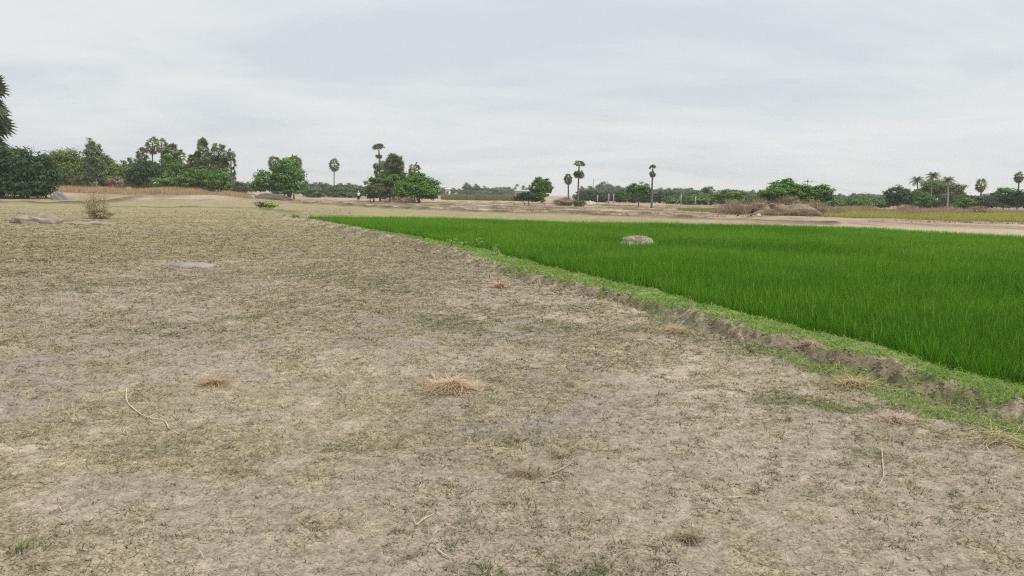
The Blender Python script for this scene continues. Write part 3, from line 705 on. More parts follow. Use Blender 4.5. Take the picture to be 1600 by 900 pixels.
def palmyra(label, px, top_py, Y, crown_w, group, trunk_bottom=None, style='round', n=40, lean=0.0, crown_h=None, dead=.3, base_px=None, pal=1.0):
    """toddy palm: slim trunk, ball (or tall skirted column) of stiff fan leaves"""
    bpx = base_px if base_px is not None else px
    b = world(bpx, 300, Y); bz = gz(b.x, Y) - .05
    tp = world(px, top_py, Y); s = Y / F; R = crown_w * s / 2
    root = thing('palmyra_palm', label, 'palm tree', (b.x, Y, bz), group)
    ch = (crown_h * s) if crown_h else R * 1.8
    top = np.array([tp.x - b.x, 0, tp.z - bz - R * .62])
    zc0 = top[2] - max(0, ch - R * 1.3)
    t = np.linspace(0, 1, 9)[:, None]
    pts = np.array([0, 0, -.2]) + (top - np.array([0, 0, -.2])) * t + np.array([lean, 0, 0]) * np.sin(t * PI)
    tr = MB(); rad = np.interp(t[:, 0], [0, .08, .5, 1], [.30, .21, .17, .15]) * min(1.25, max(.75, R / 2.2))
    tr.tube(pts, rad, 9, A(.17, .15, .13), jit=.05)
    tr.build('trunk', M_bark, root, True)
    cr = MB(); dd = MB(); nd = 0
    axis = lambda z: np.array([np.interp(z, pts[:, 2], pts[:, 0]), 0, z])
    if style == 'round':
        for k in range(n):
            u = (k + .5) / n; el = math.asin(1 - 1.55 * u) if 1 - 1.55 * u > -1 else -1.2
            az = k * 2.399 + rng.normal(0, .2)
            d = np.array([math.cos(az) * math.cos(el), math.sin(az) * math.cos(el), math.sin(el)])
            z0 = top[2] - u * R * .45
            fan_leaf(cr, axis(z0), d, R * rng.uniform(.42, .55), R * rng.uniform(.46, .58), mixc(PF, PF2, np.array([rng.uniform()]))[0] * pal)
        for k in range(int(n * dead)):
            az = k * 2.399; el = rng.uniform(-1.25, -.85)
            d = np.array([math.cos(az) * math.cos(el), math.sin(az) * math.cos(el), math.sin(el)])
            fan_leaf(dd, axis(top[2] - R * .5), d, R * .35, R * rng.uniform(.4, .55), mixc(PD, PD2, np.array([rng.uniform()]))[0], .6, 11, 1.3); nd += 1
    elif style == 'tier':       # sparse crown over a thick hanging skirt
        for k in range(int(n * .5)):
            az = k * 2.399; el = rng.uniform(.15, 1.3)
            d = np.array([math.cos(az) * math.cos(el), math.sin(az) * math.cos(el), math.sin(el)])
            fan_leaf(cr, axis(top[2] + R * .1), d, R * rng.uniform(.4, .6), R * rng.uniform(.4, .52), mixc(PF, PF2, np.array([rng.uniform()]))[0] * pal)
        zs = zc0 + R * .5; sl = max(.1, top[2] - R * .55 - zs)
        for k in range(int(n * 1.3)):
            az = k * 2.399; el = rng.uniform(-.95, .25)
            d = np.array([math.cos(az) * math.cos(el), math.sin(az) * math.cos(el), math.sin(el)])
            fan_leaf(cr, axis(zs + rng.uniform(-.1, .75) * sl), d, R * rng.uniform(.3, .5), R * rng.uniform(.38, .5), mixc(PF, PF2, np.array([rng.uniform()]))[0] * pal)
        for k in range(int(n * dead)):
            az = k * 2.399; el = rng.uniform(-1.3, -.7)
            d = np.array([math.cos(az) * math.cos(el), math.sin(az) * math.cos(el), math.sin(el)])
            fan_leaf(dd, axis(top[2] - R * .35), d, R * .3, R * rng.uniform(.4, .55), mixc(PD, PD2, np.array([rng.uniform()]))[0] * A(1.1, 1, .75), .6, 11, 1.2); nd += 1
    else:                       # young palm keeping its leaves all the way down: a leafy cone
        n = int(n * 1.15)
        for k in range(n):
            u = (k + .5) / n; z0 = top[2] - u * max(.2, ch - R * 1.5); az = k * 2.399 + rng.normal(0, .2)
            el = 1.35 - 2.3 * u ** .8 + rng.normal(0, .25); rr = R * rng.uniform(.85, 1.1)
            d = np.array([math.cos(az) * math.cos(el), math.sin(az) * math.cos(el), math.sin(el)])
            fan_leaf(cr, axis(max(.2, z0)), d, rr * rng.uniform(.3, .6), rr * rng.uniform(.46, .6), mixc(PF, PF2, np.array([rng.uniform()]))[0] * pal)
        for k in range(int(n * dead)):
            az = k * 2.399; z0 = top[2] - rng.uniform(.5, .95) * (ch - R * .5); el = rng.uniform(-1.3, -.6)
            d = np.array([math.cos(az) * math.cos(el), math.sin(az) * math.cos(el), math.sin(el)])
            fan_leaf(dd, axis(max(.3, z0)), d, R * .3, R * rng.uniform(.4, .5), mixc(PD, PD2, np.array([rng.uniform()]))[0], .6, 11, 1.3); nd += 1
    cr.build('crown', M_frond, root)
    if nd: dd.build('dead_fronds', M_frond, root)
    return root
def coconut(label, px, top_py, Y, crown_w, group, base_px=None, trunkc=A(.26, .23, .19)):
    bpx = base_px if base_px is not None else px
    b = world(bpx, 300, Y); bz = gz(b.x, Y) - .05; tp = world(px, top_py, Y); R = crown_w * Y / F / 2
    root = thing('coconut_palm', label, 'palm tree', (b.x, Y, bz), group)
    top = np.array([tp.x - b.x, 0, tp.z - bz - R * .55]); t = np.linspace(0, 1, 9)[:, None]
    pts = np.array([0, 0, -.2]) + (top - np.array([0, 0, -.2])) * t + np.array([rng.uniform(-.4, .4), 0, 0]) * np.sin(t * PI)
    tr = MB(); tr.tube(pts, np.interp(t[:, 0], [0, .1, 1], [.22, .15, .11]), 8, trunkc, jit=.05); tr.build('trunk', M_bark, root, True)
    cr = MB()
    for k in range(22):
        az = k * 2.399; u = k / 22; el = 1.3 - 1.75 * u
        d = np.array([math.cos(az) * math.cos(el), math.sin(az) * math.cos(el), math.sin(el)]); L = R * rng.uniform(1.0, 1.2)
        tt = np.linspace(0, 1, 9); sp = top + d * (tt * L)[:, None]; sp[:, 2] -= L * .55 * tt ** 2 * (1 - .3 * u)
        hd = np.array([-math.sin(az), math.cos(az), 0]); col = mixc(PF * .9, PF2, np.array([rng.uniform()]))[0]
        for i in range(8):
            for sgn in (-1, 1):
                for h in (0, .5):
                    a = sp[i] * (1 - h) + sp[i + 1] * h; w = L * .30 * math.sin(PI * min(1, .15 + .8 * (tt[i] + h / 9))) 
                    e = a + hd * sgn * w + (sp[i + 1] - sp[i]) * .7; e[2] -= w * .45
                    m = (sp[i + 1] - sp[i]) * .28
                    cr.add([a - m, a + m, e], [[0, 1, 2]], col * rng.uniform(.85, 1.15))
    cr.build('crown', M_frond, root)
    return root

# ---- left belt
G_PAL = 'palmyra palms'
palmyra('tall dark skirted palm cut off by the left picture edge behind the dark bush', -24, 104, 106, 78, G_PAL, style='cone', n=110, crown_h=150, dead=.15, pal=.62)
tree('dense_bush', 'large dark green bush at the left edge with a grey boulder at its foot', 'bush', 100,
     [(28, 260, 92, 62), (62, 272, 56, 66), (5, 268, 80, 76), (46, 290, 86, 32), (-35, 268, 90, 80)], 'dark', 13000, .36, 40, .12, stems=3, clump=.18, crown='foliage', stem='stem')
tree('acacia_tree', 'broad light green tree crown just right of the dark left bush', 'tree', 150,
     [(112, 256, 74, 44), (92, 262, 50, 46), (135, 268, 44, 44), (108, 276, 70, 26)], 'lime', 11000, .36, 110, .2)
tree('acacia_tree', 'light green tree behind the slim eucalyptus, lower than its neighbour', 'tree', 158,
     [(165, 262, 36, 34), (160, 276, 44, 26)], 'grey', 2200, .34, 163, .14)
tree('eucalyptus_tree', 'slim pointed grey green eucalyptus with a pale bare lower trunk', 'tree', 138,
     [(148, 233, 23, 30), (150, 247, 30, 32), (147, 260, 32, 28), (150, 270, 26, 18)], 'pale', 7000, .24, 152, .08, barkc=(.42, .36, .28))
tree('thorn_bush', 'small dark round bush in dry grass left of the eucalyptus trunk', 'bush', 134, [(131, 279, 26, 20), (125, 284, 22, 12)], 'olive', 1100, .2, 130, .05, stems=2, crown='foliage', stem='stem', pal2='brown')
twig_bush('dry_palm_scrub', 'brown withered scrub clump in the dry grass right of the eucalyptus', 'bush', 134, 182, 30, 28, col=(.26, .17, .12), leaves=700, pal='brown', n=40, thick=.03, leafs=.3)
tree('yellow_tree', 'yellowish green small tree above the brown withered scrub', 'tree', 150, [(176, 264, 34, 28), (196, 272, 34, 26), (185, 280, 50, 16)], 'lime', 4200, .32, 182, .1)
tree('round_bush', 'dark green round bush under the left palms, beside the yellowish tree', 'bush', 140, [(222, 272, 38, 30), (238, 268, 36, 34), (215, 280, 34, 18)], 'dark', 3600, .3, 228, .1, stems=2, crown='foliage', stem='stem')
tree('broadleaf_tree', 'mid green rounded tree hiding the trunks of the left palms', 'tree', 146, [(265, 258, 36, 34), (256, 270, 36, 34), (276, 268, 26, 34)], 'mid', 4200, .3, 264, .13)
tree('low_shrub', 'light green low shrub in front of the rounded tree under the left palms', 'bush', 136, [(262, 284, 44, 16), (282, 282, 36, 20), (246, 284, 28, 14)], 'fresh', 1900, .28, 266, .06, stems=2, crown='foliage', stem='stem')
tree('broadleaf_tree', 'mid green tree in the left belt between yellowish tree and palms', 'tree', 165, [(208, 256, 26, 24), (206, 270, 36, 30), (196, 265, 22, 24)], 'mid', 2300, .32, 206, .12)
palmyra('slim palm with a flat topped crown, tallest of the five left palms', 238, 215, 165, 27, G_PAL, n=22, dead=.5)
palmyra('slim palm touching the tallest left palm on its right side', 252, 217, 168, 24, G_PAL, n=22, dead=.4)
palmyra('short full crowned palm, leftmost of the five left palms', 222, 230, 162, 24, G_PAL, style='cone', n=40, crown_h=32, dead=.15)
palmyra('broad palm with a full round crown above the rounded tree', 267, 226, 160, 34, G_PAL, style='cone', n=52, crown_h=36, dead=.15)
palmyra('short leaning palm, rightmost of the five left palms', 281, 233, 160, 24, G_PAL, style='cone', n=36, crown_h=42, dead=.3, lean=.3)
palmyra('tallest full headed palm standing over the paired dark bushes', 317, 217, 150, 27, G_PAL, style='cone', n=60, crown_h=42, dead=.2)
palmyra('lower full headed palm at the left side of the tallest one over the paired bushes', 304, 239, 149, 27, G_PAL, style='cone', n=60, crown_h=44, dead=.2)
palmyra('lower full headed palm at the right side of the tallest one over the paired bushes', 325, 238, 148, 26, G_PAL, style='cone', n=56, crown_h=44, dead=.2)
palmyra('palm with a round head between the tallest full palm and the leaning palm', 341, 226, 152, 30, G_PAL, style='tier', n=40, crown_h=40, dead=.2)
palmyra('leaning palm with hanging leaves, right end of the left belt', 359, 232, 154, 24, G_PAL, style='cone', n=46, crown_h=60, dead=.35, lean=.6, base_px=352)
tree('climber_tree', 'olive green tree tangled up among the palms above the bushes', 'tree', 147, [(345, 250, 32, 34), (340, 266, 34, 30), (302, 262, 24, 30)], 'olive', 3200, .26, 342, .1)
tree('dense_bush', 'dark green bush under the tallest full headed palm, left of a pair', 'bush', 136, [(312, 276, 44, 34), (298, 282, 32, 26), (325, 284, 28, 26)], 'mid', 3800, .3, 314, .1, stems=2, crown='foliage', stem='stem')
tree('dense_bush', 'mid green bush under the leaning palm, right of a pair', 'bush', 133, [(345, 280, 34, 32), (332, 285, 30, 24), (354, 286, 20, 22)], 'fresh', 3300, .3, 345, .1, stems=2, crown='foliage', stem='stem')
# ---- spreading tree by the dark mound
tree('spreading_tree', 'leafy spreading tree with several short stems beside a dark mound', 'tree', 138,
     [(452, 268, 50, 44), (436, 282, 40, 34), (462, 285, 36, 36), (412, 282, 40, 32), (440, 296, 60, 16), (448, 258, 34, 24), (404, 291, 26, 18)], 'fresh', 8000, .32, 449, .16, stems=4, barkc=(.13, .09, .065))
palmyra('palm crown showing over the left side of the spreading tree', 430, 244, 150, 26, G_PAL, n=26, dead=.5)
palmyra('palm crown showing over the right side of the spreading tree', 459, 243, 152, 30, G_PAL, n=28, dead=.1)
# ---- lone palm and the middle clump
palmyra('lone palm on a bare trunk between the spreading tree and the palm clump', 522, 249, 235, 20, G_PAL, n=30, dead=.4)
tree('dense_bush', 'large mid green bush, right half of the clump under three palms', 'bush', 128,
     [(655, 288, 52, 34), (668, 296, 46, 32), (640, 298, 44, 34), (648, 280, 34, 22)], 'fresh', 6500, .3, 655, .12, stems=4, crown='foliage', stem='stem')
tree('dense_bush', 'dark green bush under the full palm, middle of the clump', 'bush', 134,
     [(600, 284, 40, 26), (620, 290, 46, 34), (586, 290, 34, 26), (636, 284, 30, 24)], 'mid', 5000, .3, 612, .12, stems=3, crown='foliage', stem='stem')
tree('olive_bush', 'dull olive low bush at the left end of the clump, beside the standing person', 'bush', 130,
     [(586, 299, 34, 20), (599, 300, 36, 20), (579, 304, 20, 14)], 'olive', 3000, .24, 582, .06, stems=4, crown='foliage', stem='stem')
twig_bush('dry_scrub', 'brown dry scrub at the foot of the palm clump bushes', 'bush', 124, 622, 70, 14, leaves=500, pal='brown', n=80, thick=.018, leafs=.16)
palmyra('two tiered palm with yellow hanging stalks, leftmost and tallest of the clump', 592, 226, 140, 25, G_PAL, style='tier', n=50, crown_h=70, dead=.3, base_px=594)
palmyra('big full palm with brown dead leaves in the middle of the clump', 616, 243, 138, 40, G_PAL, style='cone', n=95, crown_h=48, dead=.5)
palmyra('small palm with an open crown, right of the full palm', 648, 255, 142, 24, G_PAL, n=20, dead=.4)
# ---- centre
tree('broadleaf_tree', 'small round crowned tree on a thin pale trunk left of two palms', 'tree', 122,
     [(846, 286, 26, 22), (852, 294, 24, 24), (838, 293, 18, 24), (846, 300, 26, 16)], 'mid', 3000, .24, 851, .07, barkc=(.36, .3, .23))
tree('low_shrub', 'dark olive shrub left of the round crowned tree on thin trunk', 'bush', 126, [(826, 306, 34, 16), (815, 309, 24, 12), (840, 308, 26, 16)], 'dark', 2200, .24, 826, .05, stems=3, crown='foliage', stem='stem', pal2='olive')
twig_bush('dry_scrub', 'grey brown leafless scrub between the round crowned tree and two palms', 'bush', 124, 882, 44, 16, n=110, thick=.02, leaves=500, pal='straw', leafs=.16)
palmyra('shorter palm of the close pair beside the thin mast', 888, 272, 128, 17, G_PAL, n=32, dead=.6, base_px=889)
palmyra('taller two tiered palm of the close pair beside the thin mast', 905, 253, 124, 24, G_PAL, style='tier', n=40, crown_h=32, dead=.7, base_px=903)
twig_bush('thorn_bush', 'small prickly olive bush at the foot of the taller paired palm', 'bush', 118, 905, 22, 14, col=(.15, .12, .07), leaves=500, pal='olive', n=40, thick=.02, leafs=.2)
tree('broadleaf_tree', 'bright green small tree with two crowns left of the lone tall palm', 'tree', 116,
     [(1000, 295, 34, 20), (1008, 300, 26, 18), (990, 298, 24, 18), (975, 303, 18, 13)], 'fresh', 3000, .24, 998, .07)
palmyra('slender tall palm standing alone right of the bright green small tree', 1020, 259, 112, 15, G_PAL, style='tier', n=34, crown_h=22, dead=.4, base_px=1019)
# ---- right of centre
tree('broadleaf_tree', 'grey green tree with two rounded tops beyond the leaning post', 'tree', 210, [(1107, 297, 22, 14), (1090, 302, 24, 14), (1100, 307, 40, 14)], 'far', 2000, .34, 1104, .14)
tree('bright_bush', 'bright green bush row behind the brown scrub left of the earth mound', 'bush', 150, [(1135, 302, 32, 14), (1152, 305, 26, 14), (1120, 306, 22, 12)], 'fresh', 2200, .26, 1136, .07, stems=3, crown='foliage', stem='stem')
tree('spreading_bush', 'wide fresh green bush growing on top of the earth mound', 'bush', 88,
     [(1228, 294, 50, 24), (1210, 302, 46, 22), (1245, 300, 40, 24), (1232, 285, 24, 12), (1196, 306, 34, 16), (1238, 311, 66, 14)], 'fresh', 7000, .22, 1230, .08, stems=4, crown='foliage', stem='stem')
tree('spreading_bush', 'dark green rounded bush behind the mound, right of the electric pole', 'bush', 98,
     [(1280, 300, 40, 22), (1268, 306, 44, 20), (1292, 308, 22, 18)], 'mid', 3800, .22, 1278, .07, stems=3, crown='foliage', stem='stem')
G_SC = 'dry brown scrub around the earth mound'
twig_bush('dry_scrub', 'pinkish brown dry scrub, leftmost around the earth mound', 'bush', 78, 1150, 64, 26, n=190, thick=.011, leaves=900, pal='brown', leafs=.09, group=G_SC, col=(.40, .29, .21))
twig_bush('dry_scrub', 'tan dry scrub against the left slope of the earth mound', 'bush', 79, 1186, 50, 32, n=170, thick=.011, leaves=900, pal='straw', leafs=.09, group=G_SC, col=(.38, .29, .19))
twig_bush('dry_scrub', 'dry brown scrub on top of the mound beneath the fresh green bush', 'bush', 84, 1232, 60, 36, n=140, thick=.011, leaves=900, pal='straw', leafs=.1, group=G_SC, col=(.30, .21, .14))
twig_bush('dry_scrub', 'brown dry scrub against the right slope of the earth mound', 'bush', 80, 1272, 52, 30, n=170, thick=.011, leaves=800, pal='brown', leafs=.09, group=G_SC, col=(.36, .26, .18))
twig_bush('dry_scrub', 'small tan dry scrub at the front foot of the earth mound, left side', 'bush', 75, 1208, 34, 13, n=90, thick=.010, leaves=500, pal='straw', leafs=.08, group=G_SC, col=(.38, .29, .19))
twig_bush('dry_scrub', 'sparse tan dry scrub in the middle of the front slope of the earth mound', 'bush', 75.5, 1234, 40, 15, n=80, thick=.010, leaves=420, pal='straw', leafs=.08, group=G_SC, col=(.34, .26, .17))
twig_bush('dry_scrub', 'small brown dry scrub at the front foot of the earth mound, right side', 'bush', 75, 1258, 40, 15, n=100, thick=.010, leaves=500, pal='brown', leafs=.08, group=G_SC, col=(.36, .26, .18))
# ---- right tree belt
tree('dense_tree', 'dark green round tree at the left end of the coconut grove', 'tree', 130, [(1404, 304, 36, 28), (1416, 308, 30, 26), (1394, 310, 22, 22)], 'dark', 4200, .25, 1405, .12)
tree('dense_tree', 'mid green tree beside the dark round tree, under the coconut palms', 'tree', 134, [(1440, 308, 32, 26), (1450, 314, 28, 20), (1430, 314, 24, 20)], 'mid', 3000, .25, 1440, .1)
tree('grove_tree', 'grey green tall tree filling the middle of the coconut grove', 'tree', 160, [(1458, 292, 46, 26), (1446, 300, 36, 26), (1474, 300, 36, 26)], 'mid', 4200, .3, 1460, .14, pal2='grey')
tree('grove_tree', 'pale olive tree at the right side of the coconut grove', 'tree', 150, [(1496, 298, 30, 24), (1488, 308, 40, 22), (1502, 310, 26, 20)], 'olive', 3200, .25, 1494, .1, pal2='grey')
G_CO = 'coconut palms in the right grove'
coconut('coconut palm at the left of three, above the dark trees', 1434, 274, 150, 26, G_CO, 1436)
coconut('tallest coconut palm, in the middle of the grove', 1459, 267, 152, 26, G_CO, 1459)
coconut('coconut palm with a white trunk at the right of three', 1482, 274, 144, 26, G_CO, 1482, A(.40, .36, .30))
palmyra('drooping grey palm with a ragged crown right of the coconut grove', 1534, 280, 140, 21, G_PAL, style='round', n=24, dead=.8)
palmyra('palm with an open crown at the right picture edge', 1593, 269, 136, 18, G_PAL, n=26, dead=.4, base_px=1592)
tree('dense_tree', 'rounded green tree near the right edge, left of the last palm', 'tree', 132, [(1570, 303, 34, 22), (1558, 310, 26, 20), (1580, 312, 30, 22)], 'mid', 3600, .24, 1570, .1, pal2='dark')
tree('dense_tree', 'very dark tree cut by the right picture edge', 'tree', 128, [(1600, 308, 26, 24), (1612, 312, 34, 26)], 'dark', 2400, .24, 1604, .1)
tree('low_shrub', 'dark low bush in front of the drooping grey palm', 'bush', 124, [(1512, 316, 30, 18), (1528, 314, 28, 18), (1546, 316, 30, 16)], 'mid', 2600, .22, 1528, .05, stems=4, crown='foliage', stem='stem', pal2='hedge')
G_SR = 'dry scrub in front of the right tree belt'
for lab, px, w, h, Y in [('brown dry scrub in front of the dark round grove tree', 1418, 46, 15, 112), ('pinkish dry scrub below the white coconut trunk', 1484, 50, 13, 112),
                         ('low reddish dry scrub between the mound and the coconut grove', 1345, 60, 12, 118), ('thin grey scrub below the drooping grey palm', 1532, 40, 16, 106)]:
    twig_bush('dry_scrub', lab, 'bush', Y, px, w, h, n=110, thick=.014, leaves=500, pal='brown', leafs=.12, group=G_SR, col=(.38, .27, .2))

# ---- far hedge and horizon trees: copies of a few proto trees, each with crown and trunk
def proto(pal, kind, seed):
    """unit-ish tree built at the origin: returns crown mesh, trunk mesh"""
    cr = MB(); tr = MB()
    if kind == 'round':
        L = [((0, 0, 4.2), (2.6, 2.4, 1.9)), ((1.5, .3, 3.6), (1.9, 1.8, 1.5)), ((-1.6, -.2, 3.5), (1.8, 1.8, 1.6)), ((.2, .2, 2.2), (2.8, 2.4, 1.2))]
    elif kind == 'tall':
        L = [((0, 0, 6.2), (1.8, 1.7, 1.9)), ((.7, 0, 4.8), (1.9, 1.9, 1.8)), ((-.8, 0, 4.2), (1.8, 1.7, 1.7)), ((0, .2, 2.4), (2.2, 2., 1.6))]
    else:
        L = [((0, 0, 2.0), (3.4, 2.4, 1.3)), ((2.2, 0, 1.6), (2.3, 2, 1.1)), ((-2.2, 0, 1.7), (2.3, 2, 1.2)), ((.5, 0, .9), (3.6, 2.3, .9))]
    leaf_cloud(cr, L, 1700, .46, pal, .2)
    tr.tube([(0, 0, -.3), (.1, 0, 1.2), (0, 0, L[0][0][2])], [.22, .17, .08], 7, A(.15, .12, .09))
    for c, r in L: limb(tr, (0, 0, .9), c, .1, .04, A(.15, .12, .09), n=4, sides=5)
    a = cr.build('crown', M_leaf); b = tr.build('trunk', M_bark)
    ma, mb_ = a.data, b.data; bpy.data.objects.remove(a); bpy.data.objects.remove(b)
    return ma, mb_
PR = {('round', 'far'): proto('far', 'round', 1), ('tall', 'far'): proto('far', 'tall', 2), ('low', 'hedge'): proto('hedge', 'low', 3), ('low', 'far'): proto('far', 'low', 4),
      ('low', 'grey'): proto('grey', 'low', 7), ('low', 'mid'): proto('mid', 'low', 8), ('round', 'grey'): proto('grey', 'round', 5), ('round', 'mid'): proto('mid', 'round', 6)}
PH = {'round': 6.1, 'tall': 8.1, 'low': 3.3}; PWD = {'round': 6.6, 'tall': 5.2, 'low': 9.4}
def far_tree(name, label, cat, group, px, top_py, Y, kind, pal, wpx=None):
    x = world(px, 300, Y).x; z = gz(x, Y) - .1; top = world(px, top_py, Y).z
    sz = max(.35, (top - z) / PH[kind]); sx = (wpx * Y / F / PWD[kind]) if wpx else sz * random.uniform(.9, 1.25)
    root = thing(name, label, cat, (x, Y, z), group, rng.uniform(0, 6.28)); root.scale = (sx, sx, sz)
    for nm, me in zip(('crown', 'trunk'), PR[(kind, pal)]): link(bpy.data.objects.new(nm, me), root)
    return root
GH = 'dark hedge bushes behind the centre field'
for k in range(13):
    px = 912 + k * 12.2 + random.uniform(-3, 3)
    far_tree('hedge_bush', 'dark hedge bush in the row behind the fence posts', 'bush', GH, px, 297.5 + (px - 900) * .012 + random.uniform(-1.5, 2), 188 + random.uniform(0, 12), 'low', 'hedge', random.uniform(30, 42))
GT = 'hazy trees along the horizon'
LH = 'small hazy tree in the tree line along the horizon'
def band(x0, x1, step, t0, t1, Y0, Y1, kinds, pal='far'):
    px = x0
    while px < x1:
        f = (px - x0) / max(1, x1 - x0)
        far_tree('horizon_tree', LH, 'tree', GT, px + random.uniform(-3, 3), t0 + (t1 - t0) * f + random.uniform(-2.5, 3), random.uniform(Y0, Y1), random.choice(kinds), pal)
        px += step * random.uniform(.7, 1.3)
GU = 'undergrowth below the left tree belt'
for k in range(26):
    px = 70 + k * 12.4 + random.uniform(-3, 3)
    far_tree('undergrowth_bush', 'low bush in the shaded undergrowth behind the tan grass at left', 'bush', GU, px, 280 + random.uniform(-3, 4), 160 + random.uniform(0, 14), 'low', random.choice(['mid', 'grey']), random.uniform(22, 34))
band(-60, 140, 14, 262, 268, 230, 300, ['round', 'tall'])
band(368, 400, 8, 284, 287, 260, 330, ['round'], 'far')
band(476, 575, 7, 289, 291, 196, 228, ['round', 'low'])
band(476, 575, 9, 286, 288, 290, 360, ['round'])
band(685, 840, 8, 294, 294, 420, 560, ['round', 'low', 'round'])
band(750, 840, 9, 292, 291, 460, 560, ['tall'])
band(925, 1000, 9, 290, 292, 330, 460, ['round'])
band(1015, 1100, 8, 294, 295, 330, 450, ['round', 'low'])
band(1050, 1200, 9, 297, 298, 260, 380, ['round', 'low'])
band(1060, 1210, 12, 302, 304, 165, 200, ['low'], 'mid')
band(1290, 1400, 8, 303, 304, 300, 420, ['round', 'low'])
band(1298, 1392, 9, 307, 309, 150, 185, ['low', 'round'], 'mid')
band(1490, 1700, 9, 303, 305, 200, 300, ['round', 'low'])
far_tree('distant_tree', 'broad hazy twin topped tree rising above the horizon right of the palm clump', 'tree', None, 730, 284.5, 430, 'round', 'far', 20)
far_tree('distant_tree', 'hazy rounded tree joined to the right of the twin topped distant tree', 'tree', None, 745, 287, 430, 'round', 'far', 18)
far_tree('distant_tree', 'hazy tree standing behind the taller paired palm', 'tree', None, 910, 290.5, 420, 'round', 'far', 16)
far_tree('distant_tree', 'large grey hazy tree just right of the thin mast', 'tree', None, 944, 283.5, 420, 'round', 'far', 30)
far_tree('distant_tree', 'hazy tree right of the large grey one, behind the bright small tree', 'tree', None, 966, 290, 420, 'round', 'far', 22)
band(1425, 1530, 11, 311, 311, 152, 170, ['low'], 'mid')
GC = 'hazy coconut palms on the horizon'
for px, tp in [(772, 293), (795, 291), (808, 287), (818, 289), (828, 292)]:
    coconut('tiny hazy coconut palm above the horizon left of the round crowned tree', px, tp, 480, 9, GC)

# ------------------------------------------------------------------ rocks, mounds
def rock_mesh(mb, c, rad, col, amp=.18, seed=0, nu=40, nv=16, flat=1.0, col2=None, top=1.0):
    """half-buried lump: displaced upper ellipsoid"""
    u = np.arange(nu) / nu * 2 * PI; v = np.linspace(0, 1, nv)
    V = []; 
    for b in v:
        el = -0.25 + (PI / 2 + .25) * b
        x = np.cos(u) * math.cos(el); y = np.sin(u) * math.cos(el); z = np.full(nu, math.sin(el))
        z = np.sign(z) * np.minimum(np.abs(z), top) if top < 1 else z
        n = fbm(x * 2.1 + seed * 7.7 + z * 1.3, y * 2.1 - seed * 3.1 + z, 161 + seed, 4)
        k = 1 + amp * n
        V.append(np.stack([x * k * rad[0], y * k * rad[1], z * (1 + amp * 1.2 * n) * rad[2]], 1))
    V = np.array(V).reshape(-1, 3) + np.array(c)
    i = np.arange(nv - 1)[:, None] * nu; j = np.arange(nu)[None, :]
    Fq = np.stack([i + j, i + (j + 1) % nu, i + nu + (j + 1) % nu, i + nu + j], -1).reshape(-1, 4)
    n = sstep(-.5, .5, fbm(V[:, 0] * 2.3 / max(.3, rad[0]), V[:, 1] * 2.3 / max(.3, rad[0]) + V[:, 2], 171 + seed, 4))
    mb.add(V, Fq, mixc(np.array(col), np.array(col2 if col2 is not None else [q * .7 for q in col]), n))
def rock(name, label, cat, px, Y, w_px, h, col, amp=.18, seed=0, depth=.8, col2=None, top=1.0, dz=0.0, group=None, mat=None):
    x = world(px, 300, Y).x; r = w_px * Y / F / 2; mb = MB()
    rock_mesh(mb, (0, 0, 0), (r, r * depth, h), col, amp, seed, col2=col2, top=top)
    o = mb.build(name, mat or M_rock, None, True, (x, Y, gz(x, Y) - .02 + dz)); return tag(o, label, cat, group)
def Yof(px, py): return gp(px, py)[1]
rock('boulder', 'smooth grey boulder at the right foot of the dark left bush', 'rock', 92, 97, 23, .9, (.30, .275, .285), .16, 1, .9)
rock('rock_outcrop', 'low weathered grey rock outcrop in the turf left of the thin dry shrub', 'rock', 56, 35.5, 74, .36, (.42, .36, .32), .3, 2, .55, (.29, .235, .19))
rock('rock_slab', 'flat pinkish bare rock slab in front of the thin dry shrub', 'rock', 128, 35.5, 92, .10, (.36, .29, .25), .2, 3, .5, (.29, .235, .2))
rock('earth_mound', 'very low grey patch of bare ground rising from the left turf', 'mound', 290, 17.0, 88, .075, (.315, .28, .265), .12, 4, .55, (.27, .24, .225))
rock('earth_mound', 'dark grey earth mound left of the spreading tree stems', 'mound', 422, 134, 62, .95, (.115, .095, .09), .12, 5, .6, (.16, .13, .115))
rock('earth_mound', 'large flat topped tan earth mound under the fresh green bush', 'mound', 1232, 77.5, 96, 1.25, (.30, .225, .155), .42, 6, .6, (.19, .14, .095), top=.70)
rock('field_stone', 'small white stone on the grass bund at the near paddy corner', 'rock', 591, Yof(591, 361), 11, .08, (.62, .58, .5), .2, 7)
rock('pale_heap', 'whitish heap of rubble at the field edge right of the taller paired palm', 'heap', 922, 150, 18, .55, (.62, .56, .5), .25, 8)
rock('pale_heap', 'small whitish rock in tan grass left of the spreading tree', 'rock', 394, 128, 9, .5, (.62, .58, .52), .2, 9)
rock('white_sack', 'white plastic sack lying on the ground left of the earth mound', 'sack', 1187, 74, 7, .22, (.7, .7, .68), .25, 10, mat=M_cloth)
rock('field_stone', 'pale stone half hidden in dry grass right of the brown withered scrub', 'rock', 201, 128, 13, .6, (.36, .29, .22), .15, 11)
G_CL = 'dark clods on the turf'
for lab, px, py, w in [('small dark clod on the left turf, larger of two side by side', 283, 517, 11), ('small dark clod on the left turf, smaller of two side by side', 270, 528, 7),
                       ('dark clod at the bare bank below the brown scrub, left of two', 1155, 343.5, 5), ('dark clod at the bare bank below the brown scrub, right of two', 1175, 344.5, 5)]:
    Y = Yof(px, py) if py > 400 else 71.0
    rock('earth_clod', lab, 'clod', px, Y, w, w * Y / F * .4, (.06, .05, .045), .3, px % 13, group=G_CL)
